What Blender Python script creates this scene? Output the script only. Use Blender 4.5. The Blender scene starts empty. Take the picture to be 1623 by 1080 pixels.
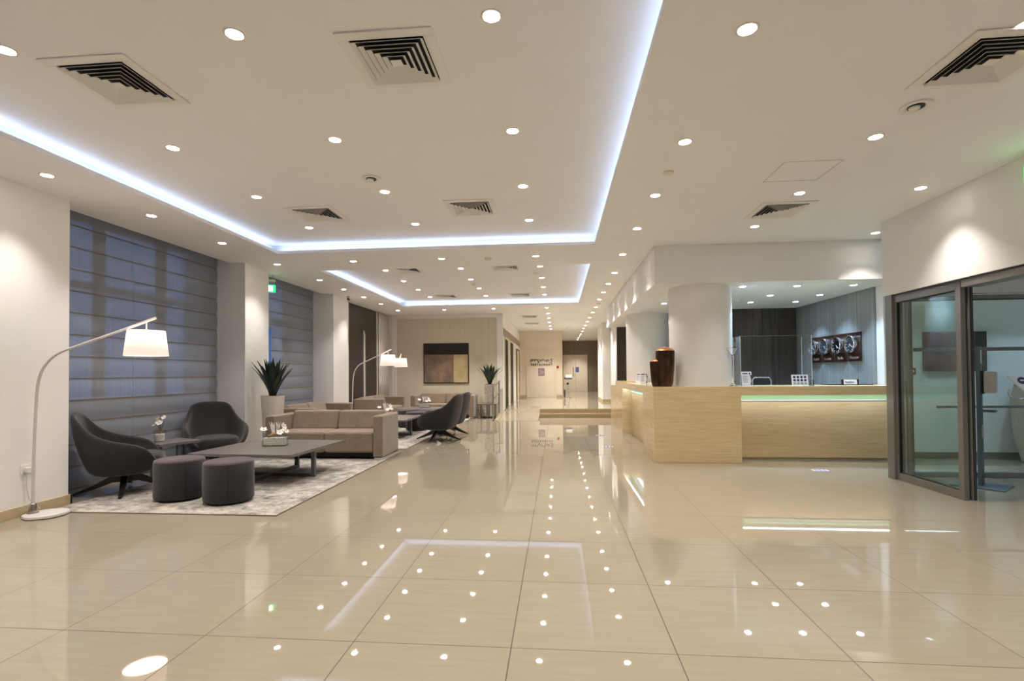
import bpy, bmesh, math, random
from mathutils import Vector, Matrix
random.seed(7)
C = bpy.context.scene.collection
PI = math.pi
CZ, TZ, RZ, PZ = 3.24, 3.40, 2.67, 0.25      # ceiling, tray ceiling, reception ceiling, raised floor

# ------------------------------------------------------------------ materials
def lin(c):
    return tuple((x/12.92 if x <= .04045 else ((x+.055)/1.055)**2.4) for x in [v/255 for v in c]) + (1,)
def new_mat(name):
    m = bpy.data.materials.new(name); m.use_nodes = True
    nt = m.node_tree; return m, nt, nt.nodes['Principled BSDF']
def setp(p, **k):
    for a, v in k.items(): p.inputs[a.replace('_', ' ')].default_value = v
def simple(name, rgb, rough=.5, metal=0., noise=0., scale=40., bump=0., spec=.5, emit=0., ecol=None, sheen=0.):
    m, nt, p = new_mat(name)
    col = lin(rgb)
    setp(p, Base_Color=col, Roughness=rough, Metallic=metal)
    p.inputs['Specular IOR Level'].default_value = spec
    if sheen: p.inputs['Sheen Weight'].default_value = sheen
    if noise or bump:
        tc = nt.nodes.new('ShaderNodeTexCoord'); n = nt.nodes.new('ShaderNodeTexNoise')
        n.inputs['Scale'].default_value = scale; n.inputs['Detail'].default_value = 4
        nt.links.new(tc.outputs['Object'], n.inputs['Vector'])
        if noise:
            r = nt.nodes.new('ShaderNodeValToRGB')
            r.color_ramp.elements[0].position = .3; r.color_ramp.elements[1].position = .7
            r.color_ramp.elements[0].color = tuple(v*(1-noise) for v in col[:3])+(1,)
            r.color_ramp.elements[1].color = tuple(min(1, v*(1+noise)) for v in col[:3])+(1,)
            nt.links.new(n.outputs['Fac'], r.inputs['Fac']); nt.links.new(r.outputs['Color'], p.inputs['Base Color'])
        if bump:
            b = nt.nodes.new('ShaderNodeBump'); b.inputs['Strength'].default_value = bump; b.inputs['Distance'].default_value = .004
            nt.links.new(n.outputs['Fac'], b.inputs['Height']); nt.links.new(b.outputs['Normal'], p.inputs['Normal'])
    if emit:
        p.inputs['Emission Color'].default_value = lin(ecol or rgb); p.inputs['Emission Strength'].default_value = emit
    return m
def streak(name, a, b, scale, rough=.4, spec=.5, detail=5, mid=None, contrast=(.3, .7), coat=0.):
    """noise stretched by a vector scale; colours a..b"""
    m, nt, p = new_mat(name)
    tc = nt.nodes.new('ShaderNodeTexCoord'); mp = nt.nodes.new('ShaderNodeMapping'); mp.inputs['Scale'].default_value = scale
    n = nt.nodes.new('ShaderNodeTexNoise'); n.inputs['Scale'].default_value = 1; n.inputs['Detail'].default_value = detail
    n.inputs['Roughness'].default_value = .65
    r = nt.nodes.new('ShaderNodeValToRGB')
    r.color_ramp.elements[0].position, r.color_ramp.elements[1].position = contrast
    r.color_ramp.elements[0].color = lin(a); r.color_ramp.elements[1].color = lin(b)
    if mid:
        e = r.color_ramp.elements.new(sum(contrast)/2); e.color = lin(mid)
    nt.links.new(tc.outputs['Object'], mp.inputs['Vector']); nt.links.new(mp.outputs['Vector'], n.inputs['Vector'])
    nt.links.new(n.outputs['Fac'], r.inputs['Fac']); nt.links.new(r.outputs['Color'], p.inputs['Base Color'])
    setp(p, Roughness=rough); p.inputs['Specular IOR Level'].default_value = spec
    if coat: p.inputs['Coat Weight'].default_value = coat; p.inputs['Coat Roughness'].default_value = .03
    return m
def emissive(name, rgb, strength):
    m, nt, p = new_mat(name)
    nt.nodes.remove(p); e = nt.nodes.new('ShaderNodeEmission'); e.inputs['Color'].default_value = lin(rgb); e.inputs['Strength'].default_value = strength
    nt.links.new(e.outputs[0], nt.nodes['Material Output'].inputs[0]); return m
def thin_glass(name, tint=(235, 245, 245), ior=1.5, rough=0.0):
    m, nt, p = new_mat(name); nt.nodes.remove(p)
    t = nt.nodes.new('ShaderNodeBsdfTransparent'); t.inputs['Color'].default_value = lin(tint)
    g = nt.nodes.new('ShaderNodeBsdfGlossy'); g.inputs['Roughness'].default_value = rough
    # two sided Schlick reflectance, so both faces of a pane behave alike
    ge = nt.nodes.new('ShaderNodeNewGeometry'); dp = nt.nodes.new('ShaderNodeVectorMath'); dp.operation = 'DOT_PRODUCT'
    nt.links.new(ge.outputs['Normal'], dp.inputs[0]); nt.links.new(ge.outputs['Incoming'], dp.inputs[1])
    def math_(op, a, b=None):
        n = nt.nodes.new('ShaderNodeMath'); n.operation = op
        for i, v in enumerate((a, b)):
            if v is None: continue
            if isinstance(v, (int, float)): n.inputs[i].default_value = v
            else: nt.links.new(v, n.inputs[i])
        return n.outputs[0]
    f0 = ((ior-1)/(ior+1))**2
    k = math_('POWER', math_('SUBTRACT', 1.0, math_('ABSOLUTE', dp.outputs['Value'])), 5.0)
    fr = math_('ADD', math_('MULTIPLY', k, 1-f0), f0)
    mx = nt.nodes.new('ShaderNodeMixShader')
    nt.links.new(fr, mx.inputs[0]); nt.links.new(t.outputs[0], mx.inputs[1]); nt.links.new(g.outputs[0], mx.inputs[2])
    nt.links.new(mx.outputs[0], nt.nodes['Material Output'].inputs[0]); return m

def floor_material():
    m, nt, p = new_mat('polished_cream_tile')
    N, L = nt.nodes.new, nt.links.new
    tc = N('ShaderNodeTexCoord'); sp = N('ShaderNodeSeparateXYZ'); L(tc.outputs['Object'], sp.inputs[0])
    def joint(out, off):
        a = N('ShaderNodeMath'); a.operation = 'SUBTRACT'; a.inputs[1].default_value = off; L(out, a.inputs[0])
        b = N('ShaderNodeMath'); b.operation = 'DIVIDE'; b.inputs[1].default_value = .8; L(a.outputs[0], b.inputs[0])
        c = N('ShaderNodeMath'); c.operation = 'FRACT'; L(b.outputs[0], c.inputs[0])
        d = N('ShaderNodeMath'); d.operation = 'SUBTRACT'; d.inputs[1].default_value = .5; L(c.outputs[0], d.inputs[0])
        e = N('ShaderNodeMath'); e.operation = 'ABSOLUTE'; L(d.outputs[0], e.inputs[0])
        f = N('ShaderNodeMath'); f.operation = 'GREATER_THAN'; f.inputs[1].default_value = .5-.0032; L(e.outputs[0], f.inputs[0])
        return f.outputs[0], b.outputs[0]
    jx, fx = joint(sp.outputs[0], -.2396); jy, fy = joint(sp.outputs[1], 2.5175)
    mx = N('ShaderNodeMath'); mx.operation = 'MAXIMUM'; L(jx, mx.inputs[0]); L(jy, mx.inputs[1])
    # tone of each tile
    flx = N('ShaderNodeMath'); flx.operation = 'FLOOR'; L(fx, flx.inputs[0]); fly = N('ShaderNodeMath'); fly.operation = 'FLOOR'; L(fy, fly.inputs[0])
    cb = N('ShaderNodeCombineXYZ'); L(flx.outputs[0], cb.inputs[0]); L(fly.outputs[0], cb.inputs[1])
    wn = N('ShaderNodeTexWhiteNoise'); wn.noise_dimensions = '2D'; L(cb.outputs[0], wn.inputs['Vector'])
    mp = N('ShaderNodeMapping'); mp.inputs['Scale'].default_value = (3, 26, 1); L(tc.outputs['Object'], mp.inputs['Vector'])
    n = N('ShaderNodeTexNoise'); n.inputs['Scale'].default_value = 1; n.inputs['Detail'].default_value = 6; L(mp.outputs[0], n.inputs['Vector'])
    r = N('ShaderNodeValToRGB'); r.color_ramp.elements[0].position = .3; r.color_ramp.elements[1].position = .7
    r.color_ramp.elements[0].color = lin(FLOOR_A); r.color_ramp.elements[1].color = lin(FLOOR_B); L(n.outputs['Fac'], r.inputs['Fac'])
    hs = N('ShaderNodeHueSaturation'); L(r.outputs['Color'], hs.inputs['Color'])
    vm = N('ShaderNodeMapRange'); vm.inputs[3].default_value = .975; vm.inputs[4].default_value = 1.02; L(wn.outputs['Value'], vm.inputs[0]); L(vm.outputs[0], hs.inputs['Value'])
    mc = N('ShaderNodeMix'); mc.data_type = 'RGBA'; L(mx.outputs[0], mc.inputs['Factor']); L(hs.outputs[0], mc.inputs['A']); mc.inputs['B'].default_value = lin((74, 58, 40))
    L(mc.outputs['Result'], p.inputs['Base Color'])
    ro = N('ShaderNodeMapRange'); ro.inputs[3].default_value = .022; ro.inputs[4].default_value = .6; L(mx.outputs[0], ro.inputs[0]); L(ro.outputs[0], p.inputs['Roughness'])
    p.inputs['Specular IOR Level'].default_value = .62
    return m
FLOOR_A, FLOOR_B = (150, 140, 121), (155, 146, 127)

def rug_material():
    m, nt, p = new_mat('distressed_rug_pile')
    N, L = nt.nodes.new, nt.links.new
    tc = N('ShaderNodeTexCoord')
    def noise(sc, det=6, st=(1, 1, 1)):
        mp = N('ShaderNodeMapping'); mp.inputs['Scale'].default_value = st; L(tc.outputs['Object'], mp.inputs['Vector'])
        n = N('ShaderNodeTexNoise'); n.inputs['Scale'].default_value = sc; n.inputs['Detail'].default_value = det; n.inputs['Roughness'].default_value = .75
        L(mp.outputs[0], n.inputs['Vector']); return n.outputs['Fac']
    def ramp(src, a, b, p0, p1):
        r = N('ShaderNodeValToRGB'); r.color_ramp.elements[0].position = p0; r.color_ramp.elements[1].position = p1
        r.color_ramp.elements[0].color = a; r.color_ramp.elements[1].color = b; L(src, r.inputs['Fac']); return r.outputs['Color']
    base = ramp(noise(5), lin((122, 115, 106)), lin((186, 179, 168)), .36, .6)
    k1 = ramp(noise(9, 8, (.45, 1.2, 1)), (0, 0, 0, 1), (1, 1, 1, 1), .49, .58)
    k2 = ramp(noise(45, 4), (0, 0, 0, 1), (1, 1, 1, 1), .45, .6)
    mul = N('ShaderNodeMath'); mul.operation = 'MULTIPLY'; L(k1, mul.inputs[0]); L(k2, mul.inputs[1])
    mc = N('ShaderNodeMix'); mc.data_type = 'RGBA'; L(mul.outputs[0], mc.inputs['Factor']); L(base, mc.inputs['A']); mc.inputs['B'].default_value = lin((78, 96, 124))
    L(mc.outputs['Result'], p.inputs['Base Color']); setp(p, Roughness=.95); p.inputs['Specular IOR Level'].default_value = .1
    b = N('ShaderNodeBump'); b.inputs['Strength'].default_value = .4; b.inputs['Distance'].default_value = .004; L(noise(180, 2), b.inputs['Height']); L(b.outputs[0], p.inputs['Normal'])
    return m
def fabric(name, a, b, scale=220, sheen=.2, big=0.):
    m, nt, p = new_mat(name); N, L = nt.nodes.new, nt.links.new
    tc = N('ShaderNodeTexCoord'); n = N('ShaderNodeTexNoise'); n.inputs['Scale'].default_value = scale; n.inputs['Detail'].default_value = 3; L(tc.outputs['Object'], n.inputs['Vector'])
    r = N('ShaderNodeValToRGB'); r.color_ramp.elements[0].position = .35; r.color_ramp.elements[1].position = .68
    r.color_ramp.elements[0].color = lin(a); r.color_ramp.elements[1].color = lin(b); L(n.outputs['Fac'], r.inputs['Fac'])
    out = r.outputs['Color']
    if big:
        n2 = N('ShaderNodeTexNoise'); n2.inputs['Scale'].default_value = 4; n2.inputs['Detail'].default_value = 5; L(tc.outputs['Object'], n2.inputs['Vector'])
        h = N('ShaderNodeHueSaturation'); v = N('ShaderNodeMapRange'); v.inputs[1].default_value = .3; v.inputs[2].default_value = .7; v.inputs[3].default_value = 1-big; v.inputs[4].default_value = 1+big
        L(n2.outputs['Fac'], v.inputs[0]); L(v.outputs[0], h.inputs['Value']); L(out, h.inputs['Color']); out = h.outputs[0]
    L(out, p.inputs['Base Color']); setp(p, Roughness=.9); p.inputs['Sheen Weight'].default_value = sheen; p.inputs['Specular IOR Level'].default_value = .2
    bm_ = N('ShaderNodeBump'); bm_.inputs['Strength'].default_value = .25; bm_.inputs['Distance'].default_value = .002; L(n.outputs['Fac'], bm_.inputs['Height']); L(bm_.outputs[0], p.inputs['Normal'])
    return m
def blind_material():
    m, nt, p = new_mat('sheer_blind_fabric'); N, L = nt.nodes.new, nt.links.new
    tc = N('ShaderNodeTexCoord'); mp = N('ShaderNodeMapping'); mp.inputs['Scale'].default_value = (1, 60, 1.3); L(tc.outputs['Object'], mp.inputs['Vector'])
    n = N('ShaderNodeTexNoise'); n.inputs['Scale'].default_value = 1; n.inputs['Detail'].default_value = 4; L(mp.outputs[0], n.inputs['Vector'])
    r = N('ShaderNodeMapRange'); r.inputs[1].default_value = .3; r.inputs[2].default_value = .7; r.inputs[3].default_value = .27; r.inputs[4].default_value = .36; L(n.outputs['Fac'], r.inputs[0])
    d = N('ShaderNodeBsdfDiffuse'); d.inputs['Color'].default_value = lin((168, 171, 178))
    t = N('ShaderNodeBsdfTransparent'); mx = N('ShaderNodeMixShader')
    L(r.outputs[0], mx.inputs[0]); L(d.outputs[0], mx.inputs[1]); L(t.outputs[0], mx.inputs[2]); L(mx.outputs[0], nt.nodes['Material Output'].inputs[0])
    nt.nodes.remove(p); return m
def art_material(name, a, b, c, scale=3.):
    m, nt, p = new_mat(name); N, L = nt.nodes.new, nt.links.new
    tc = N('ShaderNodeTexCoord'); n = N('ShaderNodeTexNoise'); n.inputs['Scale'].default_value = scale; n.inputs['Detail'].default_value = 9; n.inputs['Roughness'].default_value = .7
    L(tc.outputs['Object'], n.inputs['Vector']); r = N('ShaderNodeValToRGB'); r.color_ramp.elements[0].position = .3; r.color_ramp.elements[1].position = .7
    r.color_ramp.elements[0].color = lin(a); r.color_ramp.elements[1].color = lin(c); e = r.color_ramp.elements.new(.5); e.color = lin(b)
    L(n.outputs['Fac'], r.inputs['Fac']); L(r.outputs['Color'], p.inputs['Base Color']); setp(p, Roughness=.6); return m

M = {}
M['wall'] = simple('white_paint', (238, 236, 233), .6, spec=.3, noise=.015, scale=3)
M['ceil'] = simple('ceiling_paint', (242, 241, 240), .7, spec=.2, noise=.01, scale=2)
M['vent'] = simple('vent_white', (238, 235, 229), .5)
M['dark'] = simple('duct_shade_black', (10, 11, 13), .8)
M['floor'] = floor_material()
M['rug'] = rug_material()
M['rugedge'] = simple('rug_binding', (120, 106, 88), .95)
M['stone'] = simple('skirting_stone', (190, 172, 138), .25, noise=.06, scale=12)
M['riser'] = simple('step_stone', (150, 128, 92), .3, noise=.06, scale=12)
M['trav'] = streak('travertine', (204, 175, 128), (234, 213, 170), (2.2, 2.2, 42), .16, mid=(222, 197, 151), contrast=(.2, .75), detail=8)
M['travtop'] = streak('travertine_top', (196, 168, 120), (222, 200, 156), (5, 22, 5), .12)
M['charcoal'] = fabric('charcoal_wool', (34, 32, 33), (66, 63, 63), 260)
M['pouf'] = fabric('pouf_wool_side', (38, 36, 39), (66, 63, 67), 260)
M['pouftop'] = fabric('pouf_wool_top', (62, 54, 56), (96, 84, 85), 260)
M['taupe'] = fabric('taupe_suede', (128, 112, 95), (146, 129, 110), 60, .35, big=.1)
M['black'] = simple('black_lacquer', (16, 15, 15), .35)
M['blackmatte'] = simple('black_matte', (22, 21, 21), .7)
M['table'] = streak('grey_veneer', (92, 88, 86), (122, 116, 112), (3, 40, 3), .3)
M['tableleg'] = simple('grey_lacquer', (92, 94, 98), .4)
M['chrome'] = simple('chrome', (225, 225, 228), .12, 1.)
M['steel'] = simple('brushed_steel', (170, 166, 160), .3, 1.)
M['alu'] = simple('grey_aluminium', (140, 136, 132), .4, .6)
M['aludark'] = simple('dark_gasket', (30, 31, 33), .5)
M['white'] = simple('white_lacquer', (232, 230, 226), .35)
M['whitemetal'] = simple('white_metal', (205, 201, 198), .35)
M['planter'] = simple('white_planter', (226, 218, 208), .4)
M['shade'] = None
M['woodv'] = streak('dark_oak_panel', (52, 44, 39), (98, 86, 76), (26, 26, 1.1), .4, mid=(74, 64, 57), contrast=(.25, .75))
M['espresso'] = simple('espresso_panel', (52, 46, 43), .45, noise=.08, scale=8)
M['paper_beige'] = streak('striped_beige_paper', (206, 195, 174), (222, 212, 192), (55, 55, .05), .6, detail=3)
M['paper_grey'] = streak('striped_grey_paper', (128, 132, 133), (160, 164, 164), (30, 30, .05), .6, detail=3)
M['taupewall'] = streak('taupe_wallpaper', (122, 110, 94), (142, 130, 112), (14, 14, .1), .6)
M['mauve'] = simple('mauve_band', (150, 128, 116), .4)
M['beige'] = simple('beige_panel', (226, 214, 192), .35)
M['doorwhite'] = simple('cream_door', (222, 212, 192), .35)
M['liftblack'] = simple('lift_black_glass', (9, 8, 8), .5, spec=.15)
M['blind'] = blind_material()
M['seam'] = simple('blind_seam', (124, 112, 97), .9)
M['glass'] = thin_glass('clear_glass', (250, 252, 252))
M['vglass'] = thin_glass('vestibule_glass', (244, 250, 247))
M['wglass'] = thin_glass('window_glass', (200, 215, 225), 1.7)
M['mullion'] = simple('window_frame_grey', (70, 82, 104), .5)
M['leaf'] = streak('agave_leaf', (16, 30, 24), (40, 62, 48), (14, 14, 2), .45)
M['soil'] = simple('soil', (36, 28, 22), .95, noise=.3, scale=60)
M['petal'] = simple('white_petal', (244, 240, 236), .6)
M['yolk'] = simple('yellow_centre', (222, 190, 60), .6)
M['stemg'] = simple('green_stem', (62, 78, 40), .6)
M['log'] = simple('driftwood', (146, 112, 78), .85, noise=.2, scale=30)
M['pebble'] = simple('pebbles', (232, 225, 214), .6, noise=.25, scale=70)
M['copper'] = streak('aged_copper', (44, 30, 24), (116, 80, 58), (7, 7, 2.2), .35, mid=(70, 50, 40)); 
for n_ in M['copper'].node_tree.nodes:
    if n_.type == 'BSDF_PRINCIPLED': n_.inputs['Metallic'].default_value = .75
M['coppertop'] = simple('bright_copper', (205, 136, 92), .3, .9, noise=.2, scale=20)
M['crystal'] = None
M['acrylic'] = thin_glass('acrylic', (251, 252, 253), 1.45)
M['acedge'] = simple('acrylic_edge', (206, 212, 214), .2)
M['paper'] = simple('white_paper', (236, 230, 232), .7)
M['ink'] = simple('dark_ink', (34, 40, 62), .7)
M['greytext'] = simple('grey_print', (150, 146, 150), .7)
M['wine'] = simple('wine_print', (72, 36, 40), .6)
M['walnut'] = streak('walnut_plaque', (40, 22, 16), (78, 46, 32), (24, 24, 2), .3)
M['dial'] = simple('clock_dial', (52, 62, 70), .25)
M['dialblack'] = simple('clock_dial_black', (12, 12, 13), .25)
M['mosaic'] = simple('mosaic_stone', (172, 162, 146), .6, noise=.35, scale=90, bump=.6)
M['red'] = simple('alarm_red', (176, 40, 34), .4)
M['greenglow'] = emissive('exit_green', (40, 225, 110), 1.5)
M['exitwhite'] = emissive('exit_white', (235, 255, 240), 3.0)
M['led'] = None
M['led'] = emissive('led_strip_cool', (190, 214, 255), 6.5)
M['counterled'] = emissive('counter_led', (226, 236, 255), 17.)
M['greenledge'] = simple('green_glass_ledge', (164, 196, 146), .15, emit=.05, ecol=(176, 226, 160))  # slight emission stands in for LED light caught by the glass
M['lens'] = emissive('downlight_lens', (255, 246, 234), 105.)
M['coollens'] = emissive('cool_downlight_lens', (206, 228, 255), 90.)
M['ring'] = simple('downlight_ring', (226, 218, 204), .4)
M['bulb'] = emissive('lamp_bulb', (255, 236, 214), 18.)
M['blueprint'] = simple('blue_plastic', (30, 84, 170), .35)
M['marker'] = simple('floor_sticker', (118, 108, 124), .5)
M['silver'] = simple('silver_relief', (206, 200, 190), .35, .5, noise=.25, scale=14, bump=.8)
M['pinkwhite'] = simple('dispenser_shell', (206, 196, 194), .4)
M['standgrey'] = simple('stand_grey', (98, 110, 126), .45, .2)
M['artdark'] = art_material('art_umber', (12, 9, 9), (24, 17, 16), (36, 23, 21), 4)
M['artbronze'] = art_material('art_bronze', (84, 74, 68), (130, 110, 92), (172, 140, 112), 2.2)
M['artgold'] = art_material('art_gold', (170, 152, 110), (190, 172, 130), (206, 190, 148), 3)
M['artred'] = art_material('art_red', (70, 20, 24), (122, 36, 30), (150, 60, 46), 1.6)
M['artgrey'] = art_material('art_grey', (52, 34, 34), (84, 62, 58), (112, 78, 70), 2.0)
M['poster'] = art_material('poster_violet', (116, 70, 110), (150, 116, 160), (190, 160, 150), 14)
M['posterin'] = art_material('poster_photo', (90, 80, 70), (170, 150, 130), (200, 180, 170), 20)
M['bluesign'] = art_material('notice_blue', (20, 50, 100), (40, 100, 160), (120, 170, 200), 12)
M['sheer'] = simple('white_sheer', (214, 208, 204), .8, sheen=.2)
M['socket'] = simple('socket_white', (232, 228, 222), .35)
M['plugdark'] = simple('socket_dark', (60, 60, 62), .5)
def shade_mat():
    m, nt, p = new_mat('lampshade_linen'); setp(p, Base_Color=lin((240, 224, 214)), Roughness=.9)
    p.inputs['Emission Color'].default_value = lin((255, 228, 214)); p.inputs['Emission Strength'].default_value = .5
    return m
M['shade'] = shade_mat()
M['diffuser'] = emissive('lamp_diffuser', (255, 226, 206), 6.)
def crystal():
    m, nt, p = new_mat('crystal'); setp(p, Base_Color=(1, 1, 1, 1), Roughness=.02, IOR=1.45); p.inputs['Transmission Weight'].default_value = 1; return m
M['crystal'] = crystal()

# ------------------------------------------------------------------ mesh builder
class MB:
    def __init__(s): s.bm = bmesh.new()
    def _f(s, fs, mi):
        for f in fs: f.material_index = mi
    def box(s, x0, x1, y0, y1, z0, z1, mi=0, rot=None, off=None):
        vs = [s.bm.verts.new(p) for p in ((x0, y0, z0), (x1, y0, z0), (x1, y1, z0), (x0, y1, z0), (x0, y0, z1), (x1, y0, z1), (x1, y1, z1), (x0, y1, z1))]
        fs = [s.bm.faces.new([vs[i] for i in q]) for q in ((3, 2, 1, 0), (4, 5, 6, 7), (0, 1, 5, 4), (1, 2, 6, 5), (2, 3, 7, 6), (3, 0, 4, 7))]
        s._f(fs, mi)
        if rot is not None: bmesh.ops.transform(s.bm, matrix=rot, verts=vs)
        if off is not None: bmesh.ops.translate(s.bm, vec=off, verts=vs)
        return s
    def hexa(s, p, mi=0):
        vs = [s.bm.verts.new(q) for q in p]
        s._f([s.bm.faces.new([vs[i] for i in q]) for q in ((3, 2, 1, 0), (4, 5, 6, 7), (0, 1, 5, 4), (1, 2, 6, 5), (2, 3, 7, 6), (3, 0, 4, 7))], mi); return s
    def lathe(s, prof, seg=32, c=(0, 0, 0), mi=0, sx=1., sy=1., axis='z', close=True):
        rings = []
        for r, z in prof:
            ring = []
            for k in range(seg):
                a = 2*PI*k/seg; x, y = r*math.cos(a)*sx, r*math.sin(a)*sy
                p = (x, y, z) if axis == 'z' else ((z, x, y) if axis == 'x' else (y, z, x))
                ring.append(s.bm.verts.new((p[0]+c[0], p[1]+c[1], p[2]+c[2])))
            rings.append(ring)
        for a, b in zip(rings, rings[1:]):
            for k in range(seg): s._f([s.bm.faces.new((a[k], a[(k+1) % seg], b[(k+1) % seg], b[k]))], mi)
        if close:
            s._f([s.bm.faces.new(rings[0][::-1]), s.bm.faces.new(rings[-1])], mi)
        return s
    def tube(s, pts, rad, seg=10, mi=0, flat=1.):
        pts = [Vector(p) for p in pts]; n = len(pts)
        if not isinstance(rad, (list, tuple)): rad = [rad]*n
        t = (pts[1]-pts[0]).normalized(); up = Vector((0, 0, 1)) if abs(t.z) < .9 else Vector((1, 0, 0))
        nrm = t.cross(up).normalized(); rings = []
        for i, p in enumerate(pts):
            t = (pts[min(i+1, n-1)]-pts[max(i-1, 0)]).normalized()
            nrm = (nrm-t*nrm.dot(t)).normalized(); b = t.cross(nrm)
            rings.append([s.bm.verts.new(p+nrm*math.cos(2*PI*k/seg)*rad[i]+b*math.sin(2*PI*k/seg)*rad[i]*flat) for k in range(seg)])
        for a, b in zip(rings, rings[1:]):
            for k in range(seg): s._f([s.bm.faces.new((a[k], a[(k+1) % seg], b[(k+1) % seg], b[k]))], mi)
        s._f([s.bm.faces.new(rings[0][::-1]), s.bm.faces.new(rings[-1])], mi); return s
    def grid(s, rows, mi=0, closed=False):
        vv = [[s.bm.verts.new(p) for p in r] for r in rows]
        for a, b in zip(vv, vv[1:]):
            m = len(a)
            for k in range(m if closed else m-1): s._f([s.bm.faces.new((a[k], a[(k+1) % m], b[(k+1) % m], b[k]))], mi)
        return vv
    def ball(s, c, r, sub=2, sc=(1, 1, 1), mi=0):
        g = bmesh.ops.create_icosphere(s.bm, subdivisions=sub, radius=r)
        bmesh.ops.scale(s.bm, vec=sc, verts=g['verts']); bmesh.ops.translate(s.bm, vec=c, verts=g['verts'])
        for v in g['verts']:
            for f in v.link_faces: f.material_index = mi
        return s
    def build(s, name, mats, parent=None, bevel=0., smooth=False, seg=3, subsurf=0, solid=0., angle=40, loc=None, rz=0.):
        if not isinstance(mats, (list, tuple)): mats = [mats]
        bmesh.ops.recalc_face_normals(s.bm, faces=s.bm.faces)
        me = bpy.data.meshes.new(name); s.bm.to_mesh(me); s.bm.free()
        for m in mats: me.materials.append(m)
        o = bpy.data.objects.new(name, me); C.objects.link(o)
        if parent: o.parent = parent
        if loc: o.location = loc
        o.rotation_euler.z = rz
        if smooth or bevel or subsurf:
            for p in me.polygons: p.use_smooth = True
            if not subsurf and not bevel:
                b = bmesh.new(); b.from_mesh(me)
                for e in b.edges:
                    if len(e.link_faces) == 2 and e.calc_face_angle(0) > math.radians(angle): e.smooth = False
                b.to_mesh(me); b.free()
        if solid:
            md = o.modifiers.new('thick', 'SOLIDIFY'); md.thickness = solid; md.offset = 0
        if bevel:
            md = o.modifiers.new('edge', 'BEVEL'); md.width = bevel; md.segments = seg; md.limit_method = 'ANGLE'; md.angle_limit = math.radians(40); md.harden_normals = True
        if subsurf:
            md = o.modifiers.new('smooth', 'SUBSURF'); md.levels = subsurf; md.render_levels = subsurf
        return o

def thing(name, label, cat, loc=(0, 0, 0), rz=0., group=None):
    o = bpy.data.objects.new(name, None); C.objects.link(o)
    o.empty_display_size = .1; o.location = loc; o.rotation_euler.z = rz
    o['label'] = label; o['category'] = cat
    if group: o['group'] = group
    return o
def tag(o, label, cat, group=None):
    o['label'] = label; o['category'] = cat
    if group: o['group'] = group
    return o
def struct(o): o['kind'] = 'structure'; return o
def dup(root, loc, rz, label, group=None):
    r = root.copy(); C.objects.link(r); r.location = loc; r.rotation_euler.z = rz; r['label'] = label
    if group: r['group'] = group
    for ch in list(root.children):
        c = ch.copy(); C.objects.link(c); c.parent = r
        for g in list(ch.children):
            d = g.copy(); C.objects.link(d); d.parent = c
    return r
def lettering(name, text, size, mat, parent, loc, rot, depth=.002, align='CENTER', spacing=1., bold=0.):
    cu = bpy.data.curves.new(name, 'FONT'); cu.body = text; cu.size = size; cu.extrude = depth; cu.offset = bold; cu.align_x = align; cu.align_y = 'CENTER'
    cu.materials.append(mat); cu.space_character = spacing; tmp = bpy.data.objects.new(name+'_outline', cu); C.objects.link(tmp); me = bpy.data.meshes.new_from_object(tmp, depsgraph=bpy.context.evaluated_depsgraph_get()); bpy.data.objects.remove(tmp); me.materials.clear(); me.materials.append(mat); o = bpy.data.objects.new(name, me); C.objects.link(o); o.parent = parent; o.location = loc; o.rotation_euler = rot; return o
ORD = 'first second third fourth fifth sixth seventh eighth ninth tenth eleventh twelfth thirteenth fourteenth fifteenth sixteenth seventeenth eighteenth nineteenth twentieth twenty-first'.split()

# ================================================================== SETTING
XW = -5.20           # face of the window piers
XB = -5.70           # blinds
b = MB(); b.box(-6.4, 8.2, -3.6, 31, -.15, 0); struct(b.build('floor', M['floor']))
b = MB(); b.box(-30, -6.4, -12, 40, -.3, -.12); struct(b.build('ground_outside', simple('asphalt', (60, 64, 70), .9)))
# raised floor at the back with two steps and the ramp
b = MB(); b.box(-.545, 2.2, 15.33, 15.65, 0.001, PZ/2); struct(b.build('floor_step', M['floor'], bevel=.006))
b = MB(); b.box(-.545, 1.72, 15.65, 17.2, 0.001, PZ); b.box(-1.70, 3.6, 17.2, 31, 0.001, PZ)
struct(b.build('floor_raised', M['floor']))
b = MB(); b.box(-.55, 2.19, 15.322, 15.33, .0, PZ/2-.028); b.box(-.55, 1.70, 15.642, 15.65, PZ/2, PZ-.028)
struct(b.build('trim_1', M['riser']))
b = MB()
b.hexa([(-1.70, 14.3, 0), (-.55, 14.3, 0), (-.55, 17.2, 0), (-1.70, 17.2, 0), (-1.70, 14.3, .004), (-.55, 14.3, .004), (-.55, 17.2, PZ), (-1.70, 17.2, PZ)])
struct(b.build('floor_ramp', M['floor']))
b = MB(); b.hexa([(-1.78, 14.3, 0), (-1.70, 14.3, 0), (-1.70, 16.0, 0), (-1.78, 16.0, 0), (-1.78, 14.3, .02), (-1.70, 14.3, .02), (-1.70, 16.0, .17), (-1.78, 16.0, .17)])
struct(b.build('trim_2', M['stone']))

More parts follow.
